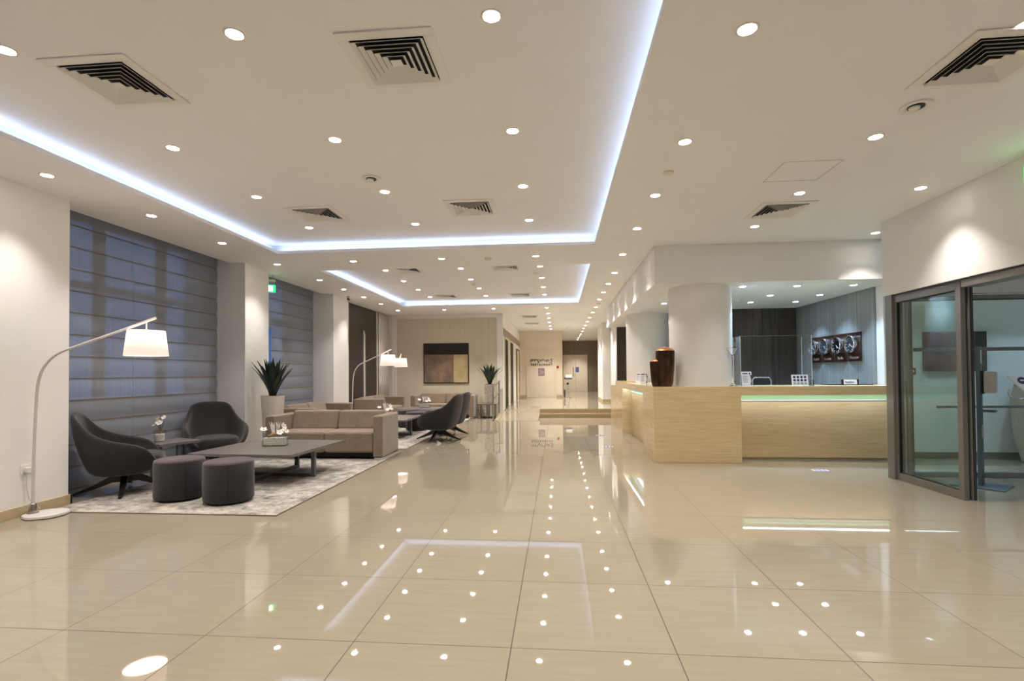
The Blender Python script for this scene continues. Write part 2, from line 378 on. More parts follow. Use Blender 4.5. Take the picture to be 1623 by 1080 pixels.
# ceiling: lower slab with two tray openings, pockets above their lips
T1 = (-4.32, .565, -1.6, 7.54); T2 = (-4.27, .60, 8.88, 14.02)
b = MB(); z0, z1 = CZ, CZ+.045
XL, XR, YN, YF = -5.45, 8.2, -3.6, 31
for (x0, x1, y0, y1) in ((XL, T1[0], YN, YF), (T1[1] if T1[1] < T2[1] else T1[1], XR, YN, 8.2), (T2[1], XR, 8.2, YF), (T1[0], T1[1], YN, T1[2]),
                         (T1[0], T1[1], T1[3], 8.2), (T1[0], T2[1], 8.2, T2[2]), (T1[0], T2[0], T2[2], T2[3]), (T1[0], T2[1], T2[3], YF)):
    b.box(x0, x1, y0, y1, z0, z1)
b.box(XL-.02, XL, YN, 15.0, CZ, CZ+.2)      # front of the blind pocket
struct(b.build('ceiling', M['ceil']))
b = MB(); b.box(-6.3, 8.2, -3.6, 31, TZ, TZ+.1)
P = .15
for t in (T1, T2):
    x0, x1, y0, y1 = t[0]-P, t[1]+P, t[2]-P, t[3]+P
    b.box(x0-.03, x0, y0-.03, y1+.03, z1, TZ); b.box(x1, x1+.03, y0-.03, y1+.03, z1, TZ); b.box(x0, x1, y0-.03, y0, z1, TZ); b.box(x0, x1, y1, y1+.03, z1, TZ)
struct(b.build('ceiling_tray', M['ceil']))

# left side: piers, baseboards
def pier(n, y0, y1):
    b = MB(); b.box(-6.3, XW, y0, y1, 0, TZ); struct(b.build('pillar_%d' % n, M['wall'], bevel=.004, seg=2))
    b = MB(); b.box(-5.6, XW+.022, y0-.022, y1+.022, 0, .1); struct(b.build('baseboard_pillar_%d' % n, M['stone'], bevel=.003, seg=2))
b = MB(); b.box(-6.3, XW, -3.6, 5.0, 0, TZ); struct(b.build('wall_left', M['wall'], bevel=.004, seg=2))
b = MB(); b.box(XW, XW+.022, -3.6, 5.022, 0, .1); b.box(-5.6, XW+.022, 5.0, 5.022, 0, .1); struct(b.build('baseboard_left', M['stone'], bevel=.003, seg=2))
pier(2, 8.08, 8.78); pier(3, 11.46, 12.27)
# windows behind the blinds
def window(n, y0, y1):
    g = MB(); g.box(-5.86, -5.85, y0, y1, .0, TZ); w = struct(g.build('window_%d' % n, M['wglass']))
    f = MB(); k = 3
    for i in range(k+1):
        y = y0+(y1-y0)*i/k; f.box(-5.92, -5.80, y-.035, y+.035, 0, TZ)
    f.box(-5.915, -5.805, y0, y1, 0, .1); f.box(-5.915, -5.805, y0, y1, 2.45, 2.52)
    f.build('window_frame', M['mullion'], w)
window(1, 5.0, 8.08); window(2, 8.78, 11.46)
b = MB(); b.box(-6.3, -5.45, 12.27, 16.3, 0, TZ); struct(b.build('wall_left_far', M['wall']))
# other walls
b = MB(); b.box(-6.3, 8.2, -3.7, -3.6, 0, TZ); struct(b.build('wall_behind', M['wall']))
b = MB(); b.box(-5.45, -1.70, 16.01, 16.2, 0, CZ); b.box(-2.4, -1.70, 16.2, 23.06, 0, CZ); struct(b.build('wall_far_lounge', M['wall'], bevel=.004, seg=2))
b = MB(); b.box(-5.145, -1.895, 15.985, 16.01, .0, 3.12); struct(b.build('wall_panel', M['paper_beige']))
b = MB()
for (x0, x1, z0_, z1_) in ((-5.30, -5.145, 0, CZ), (-1.895, -1.70, 0, CZ), (-5.145, -1.895, 3.12, CZ)): b.box(x0, x1, 15.955, 16.008, z0_, z1_)
struct(b.build('trim_3', M['wall'], bevel=.006, seg=2))
b = MB(); b.box(-1.70, .235, 23.06, 23.3, PZ, CZ); b.box(.05, .235, 23.3, 30.3, PZ, CZ); struct(b.build('wall_restaurant', M['beige'], bevel=.004, seg=2))
b = MB(); b.box(-1.70, -.12-.0, 23.045, 23.06, PZ, PZ+.1); b.box(-.1, .25, 23.045, 23.06, PZ, PZ+.1); struct(b.build('baseboard_restaurant', M['stone']))
b = MB(); b.box(.235, 3.6, 30.3, 30.5, PZ, CZ); struct(b.build('wall_far', M['taupewall']))
b = MB(); b.box(2.34, 2.6, 24.5, 30.3, PZ, CZ); struct(b.build('wall_right_far', M['taupewall']))
b = MB(); b.box(1.69, 2.02, 19.25, 21.5, PZ, CZ); struct(b.build('pillar_4', M['wall'], bevel=.004, seg=2))
b = MB(); b.box(1.675, 2.03, 19.235, 21.5, PZ, PZ+.1); struct(b.build('baseboard_pillar_4', M['stone']))
b = MB(); b.box(3.5, 3.6, 15.0, 31, 0, CZ); struct(b.build('wall_right_corridor', M['wall']))
# lift wall band
b = MB(); b.box(-1.70, -1.685, 16.03, 23.05, 2.55, 2.79); struct(b.build('trim_4', M['mauve']))
for n, (y0, y1) in ((1, (16.32, 17.36)), (2, (18.2, 19.35))):
    b = MB(); b.box(-1.70, -1.68, y0, y1, PZ-.05, 2.47); d = struct(b.build('door_%d' % n, M['liftblack'], bevel=.003, seg=2))
    b = MB(); b.box(-1.70, -1.665, y0-.07, y0, PZ-.05, 2.53); b.box(-1.70, -1.665, y1, y1+.07, PZ-.05, 2.53); b.box(-1.70, -1.665, y0, y1, 2.47, 2.53); b.build('door_frame', M['beige'], d)
    b = MB(); b.box(-1.682, -1.677, (y0+y1)/2-.004, (y0+y1)/2+.004, PZ-.05, 2.47); b.build('door_seam', M['aludark'], d)
b = MB(); b.box(-1.70, -1.66, 21.0, 22.2, PZ, 2.3); d = struct(b.build('door_3', M['doorwhite'], bevel=.004, seg=2))
b = MB(); b.box(-1.70, -1.64, 20.93, 21.0, PZ, 2.36); b.box(-1.70, -1.64, 22.2, 22.27, PZ, 2.36); b.box(-1.70, -1.64, 21, 22.2, 2.3, 2.36); b.build('door_frame', M['taupewall'], d)
b = MB(); b.tube([(-1.66, 22.1, 1.25), (-1.61, 22.1, 1.25), (-1.61, 21.96, 1.25)], .012); b.build('door_handle', M['steel'], d, smooth=True)
# restaurant door
b = MB(); b.box(-1.31, -.115, 23.03, 23.06, PZ, 2.34); d = struct(b.build('door_4', M['doorwhite'], bevel=.006, seg=2))
b = MB(); b.box(-1.39, -1.31, 23.02, 23.06, PZ, 2.42); b.box(-.115, -.04, 23.02, 23.06, PZ, 2.42); b.box(-1.31, -.115, 23.02, 23.06, 2.34, 2.42); b.build('door_frame', M['beige'], d, bevel=.004)
# end double door
b = MB(); b.box(.40, 1.075, 30.25, 30.3, PZ, 2.30); b.box(1.085, 1.70, 30.25, 30.3, PZ, 2.30); d = struct(b.build('door_5', M['doorwhite'], bevel=.004, seg=2))
b = MB(); b.box(.34, .40, 30.22, 30.3, PZ, 2.40); b.box(1.70, 1.77, 30.22, 30.3, PZ, 2.40); b.box(.40, 1.70, 30.22, 30.3, 2.30, 2.40); b.build('door_frame', M['beige'], d, bevel=.004)
b = MB(); b.tube([(1.02, 30.25, 1.3), (1.02, 30.20, 1.3), (.90, 30.20, 1.3)], .012); b.build('door_handle', M['steel'], d, smooth=True)
b = MB(); b.box(2.30, 2.34, 26.0, 27.2, PZ, 2.35); struct(b.build('door_6', M['doorwhite'], bevel=.004, seg=2))

# reception bulkhead and room
YB, XF = 7.74, 1.46
b = MB(); b.box(XF, 8.2, YB, YB+.35, RZ, CZ); b.box(XF, XF+.35, YB+.35, 15.1, RZ, CZ); b.box(XF, 3.5, 15.1, 15.2, RZ, CZ); b.box(XF+.35, 8.2, YB+.35, 15.1, RZ, RZ+.1)
struct(b.build('ceiling_bulkhead', M['ceil'], bevel=.004, seg=2))
b = MB(); b.box(1.73, 3.5, 15.0, 15.15, 0, RZ); struct(b.build('wall_reception_far', M['woodv']))
b = MB(); b.box(1.70, 1.73, 14.98, 16.4, 0, RZ); struct(b.build('trim_5', M['wall']))
b = MB(); b.box(1.735, 3.5, 15.15, 16.4, 0, CZ); struct(b.build('wall_reception_end', M['wall']))
b = MB(); b.box(3.42, 4.98, 11.1, 11.25, 0, RZ); b.box(3.42, 3.52, 11.25, 15.0, 0, RZ)
struct(b.build('wall_reception_back', M['woodv']))
b = MB()
for x in (3.72, 4.10, 4.30, 4.62): b.box(x-.003, x+.003, 11.096, 11.1, 0, RZ)
struct(b.build('trim_6', M['blackmatte']))
b = MB(); b.box(4.98, 5.12, 8.5, 11.25, 0, RZ); struct(b.build('wall_reception_clocks', M['paper_grey']))
b = MB(); b.box(5.02, 8.2, 8.32, 8.5, 0, RZ); struct(b.build('wall_corridor', M['wall'], bevel=.004, seg=2))
b = MB(); b.box(5.24, 8.2, 8.298, 8.32, 0, .1); struct(b.build('baseboard_corridor', simple('grey_skirting', (120, 112, 100), .4)))
for n, (cx, cy) in enumerate(((2.25, 8.27), (2.06, 11.9))):
    b = MB(); b.lathe([(.47, 0), (.47, RZ)], 64, (cx, cy, 0)); struct(b.build('column_%d' % (n+1), M['wall'], smooth=True))

# right wall above the glass doors, vestibule
XR_ = 4.14; ZD = 2.29
b = MB(); b.box(XR_, XR_+.22, -3.6, 6.87, ZD, CZ); b.box(XR_, XR_+.22, -3.6, 2.6, 0, ZD); struct(b.build('wall_right', M['wall'], bevel=.004, seg=2))
b = MB(); b.box(XR_+.22, 8.2, 6.84, 6.98, ZD+.02, CZ); struct(b.build('wall_vestibule', M['wall']))
b = MB(); b.box(XR_+.22, 8.2, 2.4, 6.84, 2.62, 2.7); struct(b.build('ceiling_vestibule', M['ceil']))
b = MB(); b.box(8.1, 8.2, 2.4, 8.5, 0, CZ); b.box(XR_+.22, 8.1, 2.4, 2.6, 0, 2.7); struct(b.build('wall_vestibule_right', M['wall']))

# ================================================================== BLINDS
SEAMS = [.29, .551, .812, 1.071, 1.33, 1.59, 1.85, 2.11, 2.37, 2.63, 2.89, 3.15]
def blind(y0, y1, zbot, label):
    t = thing('roman_blind', label, 'blind', (XB, y0, 0), 0, 'sheer roman blinds')
    ys = [0, (y1-y0)*.25, (y1-y0)*.5, (y1-y0)*.75, y1-y0]
    zs = [zbot]+[z for z in SEAMS if z > zbot+.05]+[TZ-.02]
    rows = []
    for a, c in zip(zs, zs[1:]):
        for k in range(5):
            v = k/5; z = a+(c-a)*v; x = .016*math.sin(PI*v)
            rows.append([(x, y, z) for y in ys])
    rows.append([(0, y, zs[-1]) for y in ys])
    m = MB(); m.grid(rows); m.build('fabric', M['blind'], t, smooth=True, angle=180)
    m = MB()
    for z in zs[:-1]: m.box(-.006, .006, .0, y1-y0, z-.008, z+.008)
    m.build('seam', M['seam'], t)
    m = MB(); m.box(-.03, .03, 0, y1-y0, TZ-.03, TZ-.001); m.build('headrail', M['whitemetal'], t)
    return t
blind(5.02, 6.37, .03, 'grey sheer roman blind behind the near lounge chair, nearest to the camera')
blind(6.372, 8.07, .03, 'grey sheer roman blind behind the lounge chair at the far side of the side table')
blind(8.79, 9.68, 2.3, 'grey sheer roman blind drawn half up beside the green exit sign')
blind(9.682, 11.45, .03, 'grey sheer roman blind over the second window, behind the tall agave planter')

# dark door with tall slit handle and curtain
t = thing('pivot_door', 'tall espresso brown panel door with a long white slit handle', 'door', (-5.45, 12.75, 0))
m = MB(); m.box(0, .05, 0, 2.09, 0, CZ-.01); m.build('door_leaf', M['espresso'], t, bevel=.003, seg=2)
m = MB(); m.hexa([(.05, 1.05, .02), (.085, 1.05, .02), (.085, 1.11, .02), (.05, 1.11, .02), (.05, 1.05, 2.58), (.085, 1.05, 2.58), (.085, 1.11, 2.46), (.05, 1.11, 2.46)]); m.build('pull_handle', M['white'], t)
m = MB(); m.box(0, .07, -.06, 0, 0, CZ-.005); m.box(0, .07, 2.09, 2.14, 0, CZ-.005); m.build('door_frame', M['wall'], t)
rows = []
for z in (0.02, 1.2, 2.4, CZ-.02):
    rows.append([(-5.38+.03*math.sin(k*1.9)+.01*math.sin(k*.7), 14.95+k*.02, z) for k in range(46)])
m = MB(); m.grid(rows); tag(m.build('curtain', M['sheer'], smooth=True, angle=180, solid=.003), 'white hanging curtain in the corner between dark door and striped wall', 'curtain')

# ================================================================== CEILING FITTINGS
WARM = (1, .925, .87); COOL = (.48, .73, 1)
E_WARM, E_COOL = 66., 84.
def ring_bm(): return MB().lathe([(.046, 0.012), (.05, -.004), (.060, -.004), (.064, 0), (.064, .012)], 28, close=False)
dl_proto = {}
def downlight(x, y, z, label, group, cool=False, energy=None):
    e = energy or (E_COOL if cool else E_WARM)
    key = (cool, round(e, 2))
    if key not in dl_proto:
        t = thing('downlight', label, 'ceiling light', (x, y, z), 0, group)
        ring_bm().build('trim_ring', M['ring'], t, smooth=True)
        MB().lathe([(.047, 0.0), (.047, .010)], 28).build('lens', M['coollens' if cool else 'lens'], t)
        L = bpy.data.lights.new('downlight_bulb', 'SPOT'); L.energy = e; L.color = COOL if cool else WARM
        L.spot_size = math.radians(91 if not cool else 94); L.spot_blend = .85; L.shadow_soft_size = .035
        o = bpy.data.objects.new('downlight_bulb', L); C.objects.link(o); o.parent = t; o.location = (0, 0, -.012)
        dl_proto[key] = t; return t
    return dup(dl_proto[key], (x, y, z), 0, label, group)
def row(xs_ys, z, where, group, start=0, cool=False, order='from camera', energy=None, far=None):
    for i, (x, y) in enumerate(xs_ys):
        downlight(x, y, z, '%s downlight %s in the %s' % ('cool white' if cool else 'warm', ORD[i]+' '+order, where), group, cool, E_WARM*far[1] if far and y > far[0] else energy)
row([(-4.74, y) for y in (1.75, 3.05, 4.33, 5.56, 6.83, 8.26)]+[(-4.70, y) for y in (9.73, 10.88, 12.05, 13.27, 14.72)], CZ, 'row above the window piers', 'downlights by the windows')
row([(1.06, y) for y in (.3, 1.6, 2.88, 4.255, 5.523, 6.776, 8.24)]+[(1.10, y) for y in (9.76, 10.94, 12.11, 13.28)]+[(1.13, y) for y in (14.85, 16.15, 17.64, 19.03, 20.5, 21.9)]+[(1.16, y) for y in (23.4, 25, 26.2, 27.7)], CZ, 'long aisle row past the counter', 'aisle downlights', far=(14, 3.0))
downlight(1.17, 29.28, CZ, 'warm recessed downlight at the very end of the aisle row by the double doors', 'aisle downlights', energy=E_WARM*3.0)
row([(2.58, y) for y in (1.75, 3.0, 4.33, 5.623, 6.858)], CZ, 'row in front of the reception counter', 'entrance downlights')
row([(3.77, y) for y in (1.9, 3.9, 5.603)], CZ, 'short row by the wall over the glass doors', 'entrance downlights')
downlight(4.37, 7.376, CZ, 'warm recessed downlight in the corner past the wall over the glass doors', 'entrance downlights')
for k, x in enumerate((-3.372, -1.874, -.33)):
    downlight(x, 8.19, CZ, 'warm downlight between the two lit trays, ' + ('over the taupe sofa', 'middle one', 'nearest the aisle row')[k], 'downlights between trays')
for k, x in enumerate((-3.306, -1.84, -.29)):
    downlight(x, 14.74, CZ, 'warm downlight just beyond the far lit tray, ' + ('over the corner lamp', 'over the handrail', 'starting the corridor row')[k], 'downlights by the picture wall', energy=E_WARM*2.4)
row([(-.275, y) for y in (16.15, 17.57, 19.03, 20.52, 21.95)], CZ, 'corridor row leading to the restaurant door', 'corridor downlights', far=(14, 3.0))
for k, x in enumerate((-3.42, -1.91, -.357)):
    row([(x, y) for y in (.2, 1.5, 2.86, 4.25, 5.53, 6.77)], TZ, 'near lit tray, ' + ('row closest to windows', 'centre row', 'row closest to aisle')[k], 'near tray downlights')
for k, x in enumerate((-3.355, -1.856, -.312)):
    row([(x, y) for y in (9.75, 10.92, 12.11, 13.27)], TZ, 'far lit tray, ' + ('row closest to windows', 'centre row', 'row closest to aisle')[k], 'far tray downlights')
for x, y, w in ((2.883, 8.183, 'beside the round column, front row behind the bulkhead'), (3.712, 8.226, 'middle of the front row behind the bulkhead'), (4.566, 8.268, 'front row end near the clock wall'),
                (3.704, 9.205, 'second row over the acrylic screen'), (4.549, 9.253, 'second row close to the clocks'), (3.687, 10.073, 'back row before the dark wood wall'),
                (4.528, 10.11, 'back row in the clock wall corner'), (2.058, 10.002, 'between the two round columns'), (2.883, 13.616, 'deep behind the round columns, before the end wall')):
    downlight(x, y, RZ, 'cool white downlight over reception, ' + w, 'reception downlights', True)
for x, y, w in ((5.9, 3.9, 'first inside the doors'), (5.9, 5.6, 'second inside the doors'), (7.3, 3.9, 'far corner'), (7.3, 5.6, 'by the back glass')):  # fill lamps out of view, added to brighten the vestibule
    downlight(x, y, 2.62, 'added unseen cool white downlight in the glass vestibule, ' + w, 'added vestibule downlights', True, 44.)
for x in (5.4, 6.6, 7.6):  # more unseen fill lamps, added to lift the passage wall
    downlight(x, 7.35, CZ, 'added unseen cool white downlight in the passage behind the glass, ' + {5.4: 'by the fire call point', 6.6: 'before the red painting', 7.6: 'over the mosaic jar'}[x], 'added vestibule downlights', True, 44.)

def vent(x, y, z, label, s=.6):
    t = thing('ceiling_vent', label, 'air vent', (x, y, z), 0, 'square ceiling vents')
    m = MB(); h = s/2; g = h*.77
    for (x0, x1, y0, y1) in ((-h, h, -h, -g), (-h, h, g, h), (-h, -g, -g, g), (g, h, -g, g)): m.box(x0, x1, y0, y1, -.012, -.001)
    m.build('frame', M['vent'], t, bevel=.003, seg=2)
    m = MB(); m.box(-g, g, -g, g, -.0025, -.0008); m.build('duct_shade_plate', M['dark'], t)  # flat black plate on the solid ceiling, painted for the dark inside the duct
    m = MB(); n = 6
    for i in range(n):
        r1 = g*(1-i/n)-.002; r0 = r1-g/n*.62; z1_, z0_ = -.004, -.026
        z1_, z0_ = -.024, -.003
        rr = [[(-r1, -r1, z1_), (r1, -r1, z1_), (r1, r1, z1_), (-r1, r1, z1_)], [(-r0, -r0, z0_), (r0, -r0, z0_), (r0, r0, z0_), (-r0, r0, z0_)]]
        if i == n-1: rr[1] = [(p[0]*.5, p[1]*.5, z0_) for p in rr[1]]
        m.grid(rr, closed=True)
    m.box(-.03, .03, -.03, .03, -.022, -.018)
    m.build('louvre', M['vent'], t, solid=.002)
    return t
vent(-3.02, 3.255, TZ, 'large square white ceiling vent near the lit cove on the window side')
vent(-1.02, 3.205, TZ, 'large square white ceiling vent in the middle of the near tray')
vent(2.64, 3.31, CZ, 'large square white ceiling vent over the entrance beside the round speaker')
vent(-3.01, 6.2, TZ, 'square ceiling vent near the back of the near tray, window side')
vent(-1.03, 6.18, TZ, 'square ceiling vent near the back of the near tray, towards the aisle')
vent(2.605, 6.18, CZ, 'square ceiling vent before the white reception bulkhead')
vent(-2.93, 9.71, TZ, 'far tray ceiling vent at its front, window side')
vent(-.98, 9.727, TZ, 'far tray ceiling vent at its front, aisle side')
vent(-2.90, 13.2, TZ, 'far tray ceiling vent at its back, window side')
vent(-.945, 13.22, TZ, 'far tray ceiling vent at its back, aisle side')
vent(-.92, 16.95, CZ, 'corridor ceiling vent just past the picture wall')
vent(-.925, 19.35, CZ, 'corridor ceiling vent further along towards the restaurant door')
def speaker(x, y, z, label):
    t = thing('ceiling_speaker', label, 'speaker', (x, y, z), 0, 'round ceiling speakers')
    MB().lathe([(.10, -.001), (.10, -.012), (.085, -.016), (.06, -.008), (.055, -.003)], 36).build('rim', M['vent'], t, smooth=True)
    MB().lathe([(.052, -.004), (.052, -.012)], 28).build('recess', M['aludark'], t)
    MB().lathe([(.036, -.010), (.034, -.022), (.02, -.026)], 28, (-.012, 0, 0)).build('tilted_cone', M['vent'], t, smooth=True)
speaker(-1.916, 5.134, TZ, 'round white ceiling speaker in the near tray between two downlights')
speaker(2.57, 3.848, CZ, 'round white ceiling speaker below the big entrance vent')
def detector(x, y, z, label, r=.06, flat=.6):
    t = thing('smoke_detector', label, 'smoke detector', (x, y, z), 0, 'ceiling detectors')
    MB().lathe([(r, -.001), (r, -.02)], 28).build('mounting_plate', M['vent'], t, smooth=True)
    MB().lathe([(r*.8, -.02), (r*.75, -.045*flat), (r*.4, -.055*flat)], 28).build('sensor_cover', M['beige'], t, smooth=True)
detector(1.06, 4.887, CZ, 'flat round ceiling sensor beside the aisle downlights', .05, .45)
detector(-1.113, 8.236, CZ, 'smoke detector on the ceiling strip between the two trays')
detector(1.134, 14.005, CZ, 'smoke detector in line with the far aisle downlights')
detector(.41, 21.09, CZ, 'smoke detector on the far corridor ceiling')
detector(-.388, 10.38, TZ, 'wide round smoke detector in the far tray, aisle side', .09)
detector(-1.872, 11.5, TZ, 'smoke detector in the middle of the far tray')
detector(3.375, 9.75, RZ, 'smoke detector on the reception ceiling before the dark wood wall')
m = MB(); s_ = .004
for (x0, x1, y0, y1) in ((2.06, 2.57, 4.765, 4.77), (2.06, 2.57, 5.245, 5.25), (2.06, 2.065, 4.765, 5.25), (2.565, 2.57, 4.765, 5.25)): m.box(x0, x1, y0, y1, CZ-.0015, CZ-.0003)
tag(m.build('ceiling_access_panel', simple('panel_gap', (176, 170, 160), .8)), 'flush square access panel outline on the entrance ceiling', 'access panel')
t = thing('security_camera', 'small security camera on the ceiling before the third window pier', 'camera', (-5.0, 11.86, CZ))
MB().box(-.035, .035, -.035, .035, -.05, -.001).build('mount', M['beige'], t, bevel=.004)
MB().lathe([(.02, -.06), (.024, -.02), (.024, .03), (.018, .04)], 16, (0, 0, -.075), axis='y').build('camera_body', M['blackmatte'], t, smooth=True)

# LED strips lying on the lips of both trays
for t_, w in ((T1, 'near'), (T2, 'far')):
    x0, x1, y0, y1 = t_
    o_ = P-.035; zl = z1
    for name, (a, c, d, e) in {'windows side': (x0-o_, x0-o_+.018, y0, y1), 'aisle side': (x1+o_-.018, x1+o_, y0, y1), 'back side': (x0, x1, y1+o_-.018, y1+o_), 'front side': (x0, x1, y0-o_, y0-o_+.018)}.items():
        m = MB(); m.box(a, c, d, e, zl, zl+.012)
        tag(m.build('led_strip', M['led']), 'cool white LED strip in the cove of the %s ceiling tray, %s' % (w, name), 'light strip', 'cove LED strips')

# exit signs
def exit_sign(x, y, z, rz, label):
    t = thing('exit_sign', label, 'exit sign', (x, y, z), rz, 'green exit signs')
    MB().box(-.17, .17, -.012, .012, -.07, .07).build('sign_face', M['greenglow'], t, bevel=.002)
    m = MB()     # white door and running figure
    m.box(.05, .12, -.0145, -.0122, -.05, .05)
    m.tube([(-.02, -.0135, .03), (-.03, -.0135, -.005), (-.055, -.0135, -.045)], .009, 6); m.tube([(-.03, -.0135, -.005), (0, -.0135, -.02), (.005, -.0135, -.05)], .008, 6)
    m.tube([(-.06, -.0135, .0), (-.04, -.0135, .022), (-.02, -.0135, .022), (.012, -.0135, .004)], .006, 6); m.ball((-.012, -.0135, .044), .011, 1, (1, .2, 1))
    m.tube([(-.13, -.0135, 0), (-.09, -.0135, 0)], .006, 6); m.tube([(-.11, -.0135, .02), (-.09, -.0135, 0), (-.11, -.0135, -.02)], .005, 6)
    m.build('pictogram', M['exitwhite'], t)
    m = MB(); m.box(-.17, .17, -.025, .025, .13, .17); m.build('housing', M['beige'], t, bevel=.004)
    for sx in (-.15, .15): MB().box(sx-.006, sx+.006, -.006, .006, .07, .13).build('hanger', M['steel'], t)
    for sx in (-.12, .12): MB().box(sx-.006, sx+.006, -.006, .006, .17, CZ-z-.001).build('hanger', M['steel'], t)
    return t
exit_sign(-5.42, 9.05, 2.98, math.radians(38), 'green running figure exit sign hanging past the second window pier')
exit_sign(4.06, 4.60, 3.04, math.radians(-90), 'green exit sign against the wall over the glass doors')

# ================================================================== FURNITURE
def make_lounge(loc, rz, label):
    t = thing('lounge_chair', label, 'lounge chair', loc, rz, 'charcoal swivel lounge chairs')
    keys = [((.33, .25, .30), (.24, .375, .505)), ((.22, .285, .25), (.17, .40, .56)), ((.05, .30, .235), (.03, .405, .60)), ((-.10, .29, .235), (-.12, .385, .635)),
            ((-.21, .265, .235), (-.265, .335, .70)), ((-.27, .22, .24), (-.385, .285, .84)), ((-.295, .15, .24), (-.45, .25, .925)), ((-.305, .0, .24), (-.475, 0, .945))]
    full = keys+[((a[0], -a[1], a[2]), (c[0], -c[1], c[2])) for a, c in keys[-2::-1]]
    NV = 7; cols = []
    for a, c in full:
        a, c = Vector(a), Vector(c); out = Vector((a.x+.0, a.y, 0)); out = out.normalized() if out.length > .01 else Vector((-1, 0, 0))
        col = []
        ins = Vector((a.x*.45, a.y*.45, .225)); col.append(ins)
        for k in range(NV):
            v = k/(NV-1); p = a.lerp(c, v)+out*(.035*math.sin(PI*v)**.9); col.append(p)
        cols.append(col)
    rows = [list(r) for r in zip(*cols)]
    m = MB(); vv = m.grid([[tuple(p) for p in r] for r in rows])
    ctr = m.bm.verts.new((.05, 0, .222))
    for p, q in zip(vv[0], vv[0][1:]): m.bm.faces.new((ctr, p, q))
    m.bm.faces.new((ctr, vv[0][-1], vv[0][0]))
    sh = m.build('shell', M['charcoal'], t, solid=.052, subsurf=2)
    # seat cushion
    m = MB(); n = 10
    out = [(.37, -.25), (.39, 0), (.37, .25), (.20, .285), (0, .29), (-.18, .24), (-.25, .12), (-.27, 0), (-.25, -.12), (-.18, -.24), (0, -.29), (.20, -.285)]
    def ring(sc, z): return [(.06+(x-.06)*sc, y*sc, z) for x, y in out]
    m.grid([ring(.5, .262), ring(.95, .265), ring(1, .30), ring(1.0, .40), ring(.93, .435), ring(.5, .445)], closed=True)
    m.bm.faces.ensure_lookup_table()
    top = [v for v in m.bm.verts if abs(v.co.z-.445) < 1e-5]; bot = [v for v in m.bm.verts if abs(v.co.z-.262) < 1e-5]
    m.bm.faces.new(top); m.bm.faces.new(bot[::-1])
    m.build('seat_cushion', M['charcoal'], t, subsurf=2)
    m = MB(); m.lathe([(.05, .10), (.06, .12), (.06, .20), (.12, .222), (.12, .235)], 24); m.build('swivel_hub', M['black'], t, smooth=True)
    for k in range(4):
        a = k*PI/2; ca, sa = math.cos(a), math.sin(a)
        def pt(r, w, z): return (ca*r-sa*w, sa*r+ca*w, z)
        m = MB(); m.grid([[pt(r, -w, zb), pt(r, w, zb), pt(r, w, zt), pt(r, -w, zt)] for r, w, zb, zt in ((.03, .03, .11, .20), (.12, .032, .115, .195), (.29, .026, .05, .105), (.475, .017, 0, .020))], closed=True)
        m.bm.verts.ensure_lookup_table(); V = m.bm.verts
        m.bm.faces.new([V[3], V[2], V[1], V[0]]); m.bm.faces.new([V[12], V[13], V[14], V[15]])
        m.build('leg', M['black'], t, bevel=.006, seg=2)
    return t
lc = make_lounge((-5.05, 5.56, 0.012), math.radians(36), 'charcoal lounge chair in profile beside the near window pier')
dup(lc, (-5.15, 7.27, .012), math.radians(-46), 'charcoal lounge chair facing the room between window blind and coffee table')
dup(lc, (-2.42, 10.2, .012), math.radians(171), 'charcoal lounge chair seen from its side, on the edge of the second rug')
dup(lc, (-2.44, 11.2, .012), math.radians(172), 'charcoal lounge chair standing behind another one, only its back edge showing')

def make_sofa(loc, rz, label, W=1.93, D=.82):
    """faces local -y"""
    t = thing('sofa', label, 'sofa', loc, rz, 'taupe two seat sofas')
    w = W/2; aw = .155
    for s in (-1, 1):
        m = MB(); x0, x1 = sorted((s*w, s*(w-aw))); m.box(x0, x1, -D/2, D/2, .03, .69); m.build('arm', M['taupe'], t, bevel=.03, seg=4)
        m = MB(); x0, x1 = sorted((s*(w-.004), s*(w-aw+.02))); m.box(x0, x1, -D/2+.01, D/2-.01, 0, .03); m.build('foot', M['chrome'], t, bevel=.003)
    m = MB(); m.box(-w+aw, w-aw, D/2-.16, D/2, .10, .70); m.build('back_panel', M['taupe'], t, bevel=.03, seg=4)
    m = MB(); m.box(-w+aw, w-aw, -D/2+.10, D/2-.02, .03, .10); m.build('base', M['blackmatte'], t)
    iw = w-aw
    for s in (-1, 1):
        x0, x1 = sorted((s*.004, s*(iw-.002)))
        m = MB(); m.box(x0, x1, -D/2+.03, D/2-.15, .10, .435); m.build('seat_cushion', M['taupe'], t, bevel=.045, seg=4)
        m = MB(); m.hexa([(x0, D/2-.30, .42), (x1, D/2-.30, .42), (x1, D/2-.14, .42), (x0, D/2-.14, .42), (x0, D/2-.22, .735), (x1, D/2-.22, .735), (x1, D/2-.08, .735), (x0, D/2-.08, .735)])
        m.build('back_cushion', M['taupe'], t, bevel=.04, seg=4)
    return t
sf = make_sofa((-3.70, 8.17, .012), 0, 'taupe suede sofa facing the near coffee table, largest in view')
dup(sf, (-5.13, 10.47, .012), math.radians(90), 'taupe suede sofa along the second window behind the tall agave planter')
dup(sf, (-4.93, 13.9, .012), math.radians(90), 'taupe suede sofa against the dark panel door')
dup(sf, (-3.46, 15.45, .012), 0, 'taupe suede sofa under the framed abstract painting')

